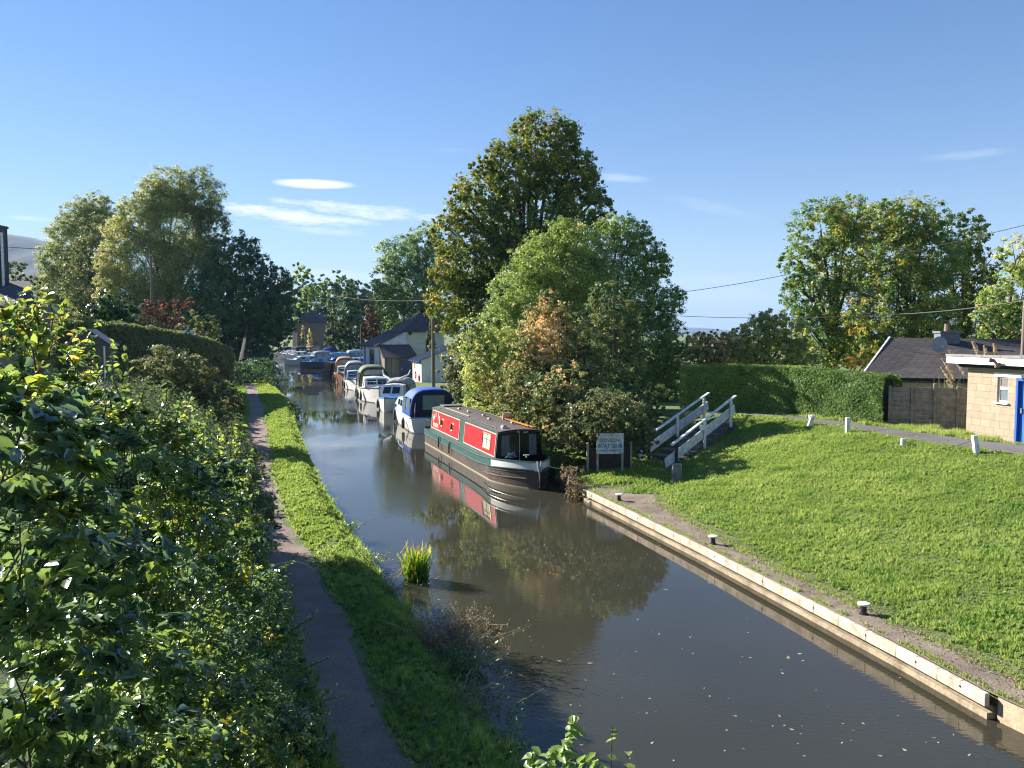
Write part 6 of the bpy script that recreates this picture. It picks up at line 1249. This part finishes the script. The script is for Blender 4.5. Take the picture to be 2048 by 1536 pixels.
def block_building():
    # wall runs from the corner A away past the blue door towards the camera
    A_ = np.array([14.38, 25.2]); B2 = np.array([14.82, 23.3]); d = (B2 - A_) / np.linalg.norm(B2 - A_); n = np.array([d[1], -d[0]])   # n points to -x side
    if n[0] > 0: n = -n
    r = empty('block_building', (A_[0], A_[1], 1.72), 0, 'pale stone block outbuilding with flat white edged roof and blue door', 'building')
    P = lambda u, w_, z: Vector((d[0] * u - n[0] * w_, d[1] * u - n[1] * w_, z))     # u along wall, w into building
    def blk(u0, u1, w0, w1, z0, z1): b = [P(u0, w0, z0), P(u1, w0, z0), P(u1, w1, z0), P(u0, w1, z0)]; t = [P(u0, w0, z1), P(u1, w0, z1), P(u1, w1, z1), P(u0, w1, z1)]; return b + t, [(3, 2, 1, 0), (4, 5, 6, 7), (0, 1, 5, 4), (1, 2, 6, 5), (2, 3, 7, 6), (3, 0, 4, 7)]
    zt = 2.22; w0, w1, wz0, wz1 = 1.15, 1.55, 1.22, 1.98; d0, d1 = 1.83, 2.75
    mb = MB()
    for a, b, z0, z1 in ((0, w0, -.3, zt), (w0, w1, -.3, wz0), (w0, w1, wz1, zt), (w1, d0, -.3, zt), (d0, d1, 1.98, zt), (d1, 5, -.3, zt)): mb.add(*blk(a, b, 0, .22, z0, z1))
    mb.add(*blk(0, .22, .221, 4, -.3, zt)); mb.add(*blk(4.8, 5, .221, 4, -.3, zt)); mb.add(*blk(0, 5, 4.001, 4.2, -.3, zt))
    M['blocks'] = ashlar('pale_ashlar_blocks', P(0, 0, 0), d, n); mb.build('wall', M['blocks'], r)
    MB().add(*blk(-.45, 5.3, -.42, 4.5, zt + .12, zt + .34)).build('fascia', M['white'], r, bevel=.006)
    MB().add(*blk(-.35, 5.2, -.05, 4.4, zt + .001, zt + .118)).build('soffit', M['black'], r)
    for k in range(8):
        u0 = -.47 + k * .72; MB().add(*blk(u0, u0 + .712, -.445, -.20, zt + .341, zt + .41)).build('roof_edging', M['felt'], r, bevel=.006)
    MB().add(*blk(-.44, 5.2, -.199, 4.5, zt + .341, zt + .36)).build('roof', M['felt'], r)
    MB().add(*blk(w0 - .12, 5, -.012, .10, wz1 + .001, wz1 + .13)).build('lintel', M['white'], r)
    wf = MB().add(*blk(w0, w0 + .055, .05, .11, wz0, wz1)).add(*blk(w1 - .055, w1, .05, .11, wz0, wz1)).add(*blk(w0 + .056, w1 - .056, .05, .11, wz0, wz0 + .05)).add(*blk(w0 + .056, w1 - .056, .05, .11, wz1 - .05, wz1)).add(*blk(w0 + .056, w1 - .056, .05, .11, 1.60, 1.68)).build('window', M['white'], r, bevel=.004)
    MB().add(*blk(w0 + .056, w1 - .056, .075, .085, wz0 + .051, 1.599)).build('lower_pane', M['paleglass'], wf); MB().add(*blk(w0 + .056, w1 - .056, .075, .085, 1.681, wz1 - .051)).build('upper_pane', M['frost'], wf)
    MB().add(*blk(w0 - .06, w1 + .05, -.07, .05, wz0 - .05, wz0 - .001)).build('window_sill', M['white'], wf, bevel=.004)
    df = MB().add(*blk(d0, d0 + .07, -.01, .12, .05, 1.97)).add(*blk(d1 - .07, d1, -.01, .12, .05, 1.97)).add(*blk(d0 + .071, d1 - .071, -.01, .12, 1.90, 1.97)).build('door_frame', M['bluedoor'], r)
    mb = MB()
    for k in range(6): a = d0 + .08 + k * (d1 - d0 - .16) / 6; mb.add(*blk(a, a + (d1 - d0 - .16) / 6 - .012, .09, .13, .06, 1.89))
    mb.add(*blk(d0 + .08, d1 - .08, .131, .15, .06, 1.89)); dd = mb.build('door', M['bluedoor2'], r); MB().add(*blk(d0 + .10, d0 + .16, .05, .09, .95, 1.1)).build('handle', M['steel'], dd)
    MB().add(*blk(d0 - .1, d1 + .1, -.25, .1, -.2, .045)).build('doorstep', M['pinkwhite'], r)
    lp = P(1.62, -.50, zt + .18); mb = MB(); mb.box(lp.x - .05, lp.x + .07, lp.y - .05, lp.y + .05, lp.z - .12, lp.z + .02); mb.tube([lp, lp + Vector((-.10, -.02, .08)), lp + Vector((-.22, .02, .10))], [.025, .05, .065], 8); mb.tube([lp, lp + Vector((-.03, -.16, -.03))], [.03, .06], 8); mb.build('security_light', M['lamp'], r)
def ashlar(name, o, d, n):
    """random coursed blocks with thin recessed joints; u along the wall, v up"""
    m, s, out = newmat(name); p = s.n('ShaderNodeBsdfPrincipled'); t = s.n('ShaderNodeTexCoord').outputs['Object']
    dp = s.n('ShaderNodeVectorMath', operation='DOT_PRODUCT'); s.l(t, dp.inputs[0]); dp.inputs[1].default_value = (d[0] + n[0] * .5, d[1] + n[1] * .5, 0)
    sp = s.n('ShaderNodeSeparateXYZ'); s.l(t, sp.inputs[0]); cb = s.n('ShaderNodeCombineXYZ'); s.l(dp.outputs['Value'], cb.inputs[0]); s.l(sp.outputs[2], cb.inputs[1])
    def bt(bw, bh, f, of):
        b = s.n('ShaderNodeTexBrick'); b.offset = of; b.squash = 1.5; b.squash_frequency = 3; s.l(cb.outputs[0], b.inputs['Vector']); b.inputs['Scale'].default_value = 1; b.inputs['Brick Width'].default_value = bw; b.inputs['Row Height'].default_value = bh; b.inputs['Mortar Size'].default_value = .005; b.inputs['Mortar Smooth'].default_value = .5
        b.inputs['Color1'].default_value = (.36, .29, .21, 1); b.inputs['Color2'].default_value = (.43, .35, .255, 1); b.inputs['Mortar'].default_value = (.31, .25, .18, 1); return b
    b = bt(.36, .215, 0, .42)
    s.l(s.mix(.35, b.outputs[0], s.ramp(s.noise(t, 4, 5, .7), [(.3, .55), (.7, 1.0)]), 'MULTIPLY'), p.inputs['Base Color']); p.inputs['Roughness'].default_value = .9
    bp = s.n('ShaderNodeBump'); bp.inputs['Distance'].default_value = .02; bp.inputs['Strength'].default_value = .8; s.l(s.m('ADD', s.m('MULTIPLY', b.outputs['Fac'], -.8), s.noise(t, 14, 4, .6)), bp.inputs['Height']); s.l(bp.outputs[0], p.inputs['Normal']); s.l(p.outputs[0], out.inputs[0]); return m
block_building()
def concrete_fence():
    a = np.array([13.15, 27.75]); b = np.array([15.75, 26.75]); r = empty('concrete_fence', (a[0], a[1], 1.75), math.atan2(b[1] - a[1], b[0] - a[0]), 'weathered concrete panel fence between the hedge and the block building', 'fence')
    Lf = np.linalg.norm(b - a); n = 4; 
    for k in range(n + 1): MB().box(k * Lf / n - .05, k * Lf / n + .05, -.06, .06, -.2, 1.45 + (.1 if k == 2 else 0)).build('post', M['concgrey'], r, bevel=.01)
    for k in range(n):
        mb = MB()
        for j in range(9): z = -.05 + j * .162; mb.box(k * Lf / n + .052, (k + 1) * Lf / n - .052, -.02 - .006 * (j % 2), .02, z, z + .155)
        mb.build('panel', M['concgrey'], r, bevel=.008)
concrete_fence()
def left_house():
    r = empty('slate_roofed_house', (-34, 50, 1.4), 0, 'dark roofed house with tall slate chimney at the far left edge', 'house'); o = Vector((-34, 50, 1.4))
    e0, e1, r0, r1 = [Vector(W(*p_)) - o for p_ in ((-160, 608, 47), (72, 612, 47), (-160, 560, 51), (60, 562, 51))]
    MB().add([e0, e1, r1, r0] + [p_ + Vector((0, 0, -.12)) for p_ in (e0, e1, r1, r0)], [(0, 1, 2, 3), (7, 6, 5, 4), (0, 4, 5, 1), (1, 5, 6, 2), (2, 6, 7, 3), (3, 7, 4, 0)]).build('roof', M['slate'], r)
    MB().add([(e0.x, e0.y + .4, 0), (e1.x - .3, e1.y + .4, 0), (e1.x - .3, e1.y + .4, e1.z), (e0.x, e0.y + .4, e0.z), (e0.x, e0.y + 3, 0), (e1.x - .3, e1.y + 3, 0), (e1.x - .3, e1.y + 3, e1.z), (e0.x, e0.y + 3, e0.z)], [(0, 1, 2, 3), (1, 5, 6, 2), (5, 4, 7, 6), (4, 0, 3, 7)]).build('wall', M['stone'], r)
    c = Vector(W(-18, 565, 50)) - o; t = Vector(W(-18, 455, 50)) - o; mb = MB().box(c.x - .62, c.x + .70, c.y, c.y + .7, c.z - 1, t.z).box(c.x - .68, c.x + .76, c.y - .05, c.y + .75, t.z, t.z + .14); mb.build('chimney', M['slate'], r); MB().box(c.x + .703, c.x + .80, c.y - .02, c.y + .1, c.z - .2, t.z - .3).build('flashing', M['offwhite'], r)
left_house()
def garden_shed():
    c = W(178, 690, 34); r = empty('garden_shed', (c[0], 34, 1.6), .35, 'small grey timber shed half hidden by the foreground leaves', 'shed'); hw = .78; ze = W(0, 695, 34)[2] - 1.6 + .1; zr = W(0, 660, 34)[2] - 1.6
    mb = MB(); mb.add([(-hw, 0, 0), (hw, 0, 0), (hw, 0, ze), (0, 0, zr), (-hw, 0, ze), (-hw, 2.2, 0), (hw, 2.2, 0), (hw, 2.2, ze), (0, 2.2, zr), (-hw, 2.2, ze)], [(0, 1, 2, 3, 4), (9, 8, 7, 6, 5), (1, 6, 7, 2), (5, 0, 4, 9)]); mb.build('wall', M['shedwood'], r)
    for s_ in (1, -1): MB().add([(0, -.15, zr + .05), (s_ * (hw + .15), -.15, ze - .02), (s_ * (hw + .15), 2.35, ze - .02), (0, 2.35, zr + .05), (0, -.15, zr), (s_ * (hw + .15), -.15, ze - .07), (s_ * (hw + .15), 2.35, ze - .07), (0, 2.35, zr)], [(0, 1, 2, 3), (7, 6, 5, 4), (0, 4, 5, 1), (1, 5, 6, 2), (2, 6, 7, 3)]).build('roof', M['shedroof'], r)
    mb = MB()
    for z0 in (.2, 1.0):
        mb.bar((-.55, -.02, z0), (.55, -.02, z0), .03, .07); mb.bar((-.5, -.02, z0), (.5, -.02, z0 + .75), .03, .06)
    mb.bar((-.58, -.02, .1), (-.58, -.02, ze - .05), .03, .07, up=(1, 0, 0)); mb.bar((.58, -.02, .1), (.58, -.02, ze - .05), .03, .07, up=(1, 0, 0)); mb.build('door_brace', M['offwhite'], r)
garden_shed()

# ---------------------------------------------------------------- poles, cables, railings, posts, sign, bollards
def utility_pole(label, px, ptop, pbase, Y, r0=.13, arm=False):
    b = W(px, pbase, Y); t = W(px, ptop, Y); zb = float(zground(b[0], Y)); r = empty('utility_pole', (b[0], Y, zb), 0, label, 'utility pole'); h = t[2] - zb
    MB().tube([(0, 0, -.2), (0, 0, h * .5), (0, 0, h)], [r0, r0 * .88, r0 * .72], 10).build('shaft', M['pole'], r, smooth=True)
    MB().tube([(-.12, -.1, h - .25), (.12, -.1, h - .25)], .03, 6).lathe([(.04, 0), (.05, .05), (.02, .1)], (.1, -.1, h - .22), 8).build('insulator', M['steel'], r); return np.array([b[0], Y, zb + h])
def cable(label, pts, r=.012):
    P_ = [Vector(p_) for p_ in pts]; out = []
    for a, b in zip(P_[:-1], P_[1:]):
        L_ = (b - a).length
        for t in np.linspace(0, 1, 16)[:-1 if b is not P_[-1] else None]: out.append(a.lerp(b, t) + Vector((0, 0, -.012 * L_ * 4 * t * (1 - t))))
    o = MB().tube([p_ - P_[0] for p_ in out], r, 4).build('overhead_cable', M['cable']); o.location = P_[0]; return tag(o, label, 'cable')
t1 = utility_pole('tall wooden pole between the small white shed and the bushes', 867, 600, 775, 62, .14)
t2 = utility_pole('thin pole in front of the big willow above the coral maple', 305, 505, 640, 60, .11)
t3 = utility_pole('brown pole at the right edge behind the flat roof', 2046, 600, 720, 29.5, .10)
cable('cable from the wooden pole leftward in front of the grey-green tree', [t1, W(640, 585, 90)], .018)
cable('cable from the wooden pole into the trees on the right', [t1, W(940, 608, 55)], .02)
cable('cable crossing the hill and the willows to the thin pole', [t2, W(-60, 488, 52)], .022)
cable('upper cable rising from the shaded trees to the upper right edge', [W(1330, 588, 48), W(1560, 552, 46), W(2090, 440, 36)], .020)
cable('lower cable from the right hand pole across the trees', [t3, W(1800, 628, 36), W(1360, 632, 44)], .018)
mb = MB(); mb.tube([(0, 0, -.2), (.03, 0, 2.2), (.05, 0, 4.3)], [.07, .06, .05], 8); o = mb.build('guy_stay', M['pole']); o.location = (t1[0] + 1.8, 63, .5); tag(o, 'leaning stay pole close to the tall wooden pole', 'pole')
def railing(label, A_, B2, name='white_railing'):
    A_ = np.array(A_, float); B2 = np.array(B2, float); r = empty(name, A_, 0, label, 'railing', 'white railings beside the steps'); v = Vector(B2 - A_); n = 3
    for k in range(n):
        p_ = v * [0.06, .5, .95][k]; hp = .78; MB().box(p_.x - .045, p_.x + .045, p_.y - .045, p_.y + .045, p_.z - .25, p_.z + hp - .03).build('post', M['darkpost'] if k == 0 else M['offwhite'], r, bevel=.008)
    up = Vector((0, 0, .80)); MB().bar(up + v * -.02, up + v * 1.03, .11, .05).build('top_rail', M['offwhite'], r, bevel=.008)
    s_ = Vector((v.y, -v.x, 0)).normalized() * -.075; lo = Vector((0, 0, .27)); MB().bar(s_ + lo + v * -.08, s_ + lo + v * 1.05, .035, .34).build('lower_board', M['offwhite'], r, bevel=.006)
railing('nearer white board railing beside the steps, marked by a round tag', W(1345, 935, 26.9), (8.35, 30.0, 1.82))
railing('farther white board railing beside the steps, partly overgrown', W(1290, 920, 28.4), (7.75, 31.7, 1.80))
o = MB().lathe([(.001, 0), (.10, 0), (.10, .02), (.001, .02)], (0, 0, 0), 16, 'y').build('round_tag', M['white']); g = W(1404, 855, 28.0); o.location = (g[0], g[1] - .05, g[2]); tag(o, 'white oval tag hanging on the middle post of the nearer railing', 'tag')
def steps():
    r = empty('steps', (5.4, 27.6, .4), 0, 'shaded steps climbing between the two white railings', 'steps'); a = Vector((5.2, 27.8, .4)); b = Vector((8.0, 30.8, 1.7)); n = 8; d = (b - a); f = Vector((d.x, d.y, 0)).normalized(); s_ = Vector((f.y, -f.x, 0))
    for k in range(n):
        p_ = a + d * (k / n) - Vector((5.4, 27.6, .4)); q = [p_ - s_ * .7, p_ + s_ * .7, p_ + s_ * .7 + f * .56, p_ - s_ * .7 + f * .56]; MB().prism([(c.x, c.y, p_.z - .3) for c in q], (0, 0, .38)).build('tread', M['darkstone'], r, bevel=.01)
steps()
o = MB().box(-.14, .14, -.12, .12, -.1, .56).box(-.10, .08, -.14, -.12, .1, .5).build('stump_post', M['peeling'], bevel=.03); g = G(1353, 963, .4); o.location = tuple(g); tag(o, 'thick short grey post with peeling paint at the foot of the railing', 'post')
def marker(label, px, pb, z, h, lean=(0, 0), w2=.065):
    g = G(px, pb, z); zz = float(zground(g[0], g[1])); mb = MB(); b = [(-w2, -w2, -.15), (w2, -w2, -.15), (w2, w2, -.15), (-w2, w2, -.15)]; l = Vector((lean[0], lean[1], 0)); mb.prism(b, (lean[0], lean[1], h + .15)); o = mb.build('marker_post', M['offwhite'], bevel=.012); o.location = (g[0], g[1], zz); tag(o, label, 'post', 'white roadside marker posts'); return Vector((g[0] + lean[0] * .85, g[1], zz + h * .8))
m1 = marker('white post leaning right beside another, farthest along the grass edge', 1616, 853, 1.75, .42, (.16, 0)); m1b = marker('small post crossing behind the farthest leaning white post', 1626, 853, 1.75, .38, (-.10, .05), .05)
m2 = marker('upright white post, second from the shaded hedge', 1695, 866, 1.76, .50); m3 = marker('short stubby post with dark side on the grass crest', 1805, 890, 1.76, .22, (.02, 0), .06); m4 = marker('white post leaning left, nearest the block building', 1955, 908, 1.76, .50, (-.10, 0))
def chain(label, a, b, sag):
    a = Vector(a); b = Vector(b); mb = MB(); n = int((b - a).length / .055); P_ = [a.lerp(b, t) + Vector((0, 0, -sag * 4 * t * (1 - t))) for t in np.linspace(0, 1, n + 1)]
    for i in range(n):
        p_, q = P_[i], P_[i + 1]; d = (q - p_).normalized(); s_ = d.cross(Vector((0, 0, 1))).normalized() if i % 2 else d.cross(Vector((0, 0, 1))).normalized().cross(d); c = (p_ + q) / 2; L_ = (q - p_).length * .68
        mb.tube([c + d * L_ * math.cos(t) + s_ * .014 * math.sin(t) - a for t in np.linspace(0, 2 * math.pi, 9)], .005, 4, cap=False)
    o = mb.build('chain', M['handrail']); o.location = a; tag(o, label, 'chain', 'chains between the marker posts')
chain('rusty chain hanging from the upright white post to the left', m2, m1, .30); chain('chain from the upright white post down to the stubby post', m2, m3 + Vector((0, 0, -.02)), .34); chain('chain from the stubby post up to the leaning post', m3, m4, .25)
def bollard(label, px, pb, sc_=1.0):
    g = G(px, pb, .345); r = empty('mooring_bollard', g, 0, label, 'bollard', 'mooring bollards on the quay')
    MB().lathe([(.075, 0), (.075, .015), (.052, .03), (.048, .15)], n=18).build('post', M['blackiron'], r, smooth=True); MB().lathe([(.06, .150), (.098, .158), (.105, .175), (.095, .19), (.02, .195)], n=18).build('cap', M['offwhite2'], r, smooth=True)
bollard('white capped bollard nearest the boat club sign', 1238, 1001); bollard('middle white capped bollard on the quay', 1426, 1088); bollard('white capped bollard nearest the camera', 1727, 1228)
def sign():
    g = G(1222, 962, .42); Y = 26.0; c = W(1220, 887, Y); r = empty('club_sign', (c[0], Y, .42), R(4), 'peeling white boat club notice board under the ivy', 'sign')
    zc = c[2] - .42; hw, hh = .45, .34; tl = R(-2)
    b = MB().box(-hw, hw, -.012, .012, zc - hh, zc + hh).build('board', M['peelwhite'], r, bevel=.004)
    for s_, z, sz, mm in (('GOVILON', .10, .165, 'faded'), ('BOAT CLUB', -.08, .165, 'signblue'), ('PRIVATE MOORINGS', -.235, .085, 'signred')):
        text('lettering', s_, sz, frameM((0, -.0145, zc + z), (1, 0, 0), (0, 0, 1)), M[mm], b, .001, 1.0, 'CENTER', (.88, 1.0), .004)
    for x in (-.40, .42): MB().box(x - .03, x + .03, .014, .07, -.1, zc + hh * .9).build('post', M['wood'], r)
sign()
def screen_fence():
    a = W(1178, 950, 26.25); b = W(1262, 950, 26.6); r = empty('timber_screen', (a[0], 26.25, .42), math.atan2(.35, b[0] - a[0]), 'dark brown timber screen below the boat club sign', 'fence'); Lf = b[0] - a[0]
    mb = MB(); n = 11
    for k in range(n): mb.box(k * Lf / n + .004, (k + 1) * Lf / n - .004, 0, .018, 0, .78 + .01 * (k % 3))
    mb.build('boards', M['darkwood'], r); 
    for x in (-.05, Lf + .03): MB().box(x - .03, x + .03, -.035, .045, -.1, .98).build('post', M['wood'], r)
screen_fence()

# ---------------------------------------------------------------- far hills
def hills(name, pts, Y, depth, colr):
    """ridge heights measured at distance Y, falling away to the plain in front and behind"""
    rows = []; xs = np.linspace(pts[0][0], pts[-1][0], 90); hz = ip(xs, [p_[0] for p_ in pts], [p_[1] for p_ in pts])
    for t in np.linspace(0, 1, 22):
        r_ = []
        for px, py in zip(xs, hz):
            top = W(px, py, Y); y = Y - depth + depth * 1.0 * t; f = sm(np.array(t)) ** .9; x = top[0] * (y / Y) ** .15; r_.append((x, y, (top[2]) * float(f) * (1 + .05 * math.sin(px * .11 + t * 9) * (1 - t)) + 1.5 * t))
        rows.append(r_)
    rows.append([(x, y + depth * .6, 0) for x, y, z in rows[-1]])
    o = MB().grid(rows).build(name, M[colr], smooth=True); o['kind'] = 'structure'
hills('hill', [(-900, 500), (-300, 470), (5, 467), (25, 470), (50, 476), (75, 478), (130, 500), (260, 540), (420, 600), (520, 660)], 2600, 1500, 'hill')
hills('distant_hills', [(1100, 668), (1250, 660), (1340, 662), (1383, 655), (1400, 660), (1500, 663), (1700, 658), (1900, 666)], 7000, 2500, 'hill')

# ---------------------------------------------------------------- haze
HAZE = .00011
def haze():
    m, s, out = newmat('haze_air'); v = s.n('ShaderNodeVolumePrincipled'); v.inputs['Color'].default_value = (.38, .6, 1, 1); v.inputs['Density'].default_value = HAZE; v.inputs['Anisotropy'].default_value = .0; s.l(v.outputs[0], out.inputs['Volume'])
    o = MB().box(-12000, 12000, -200, 11500, -2, 420).build('haze', m); o['kind'] = 'stuff'

haze()
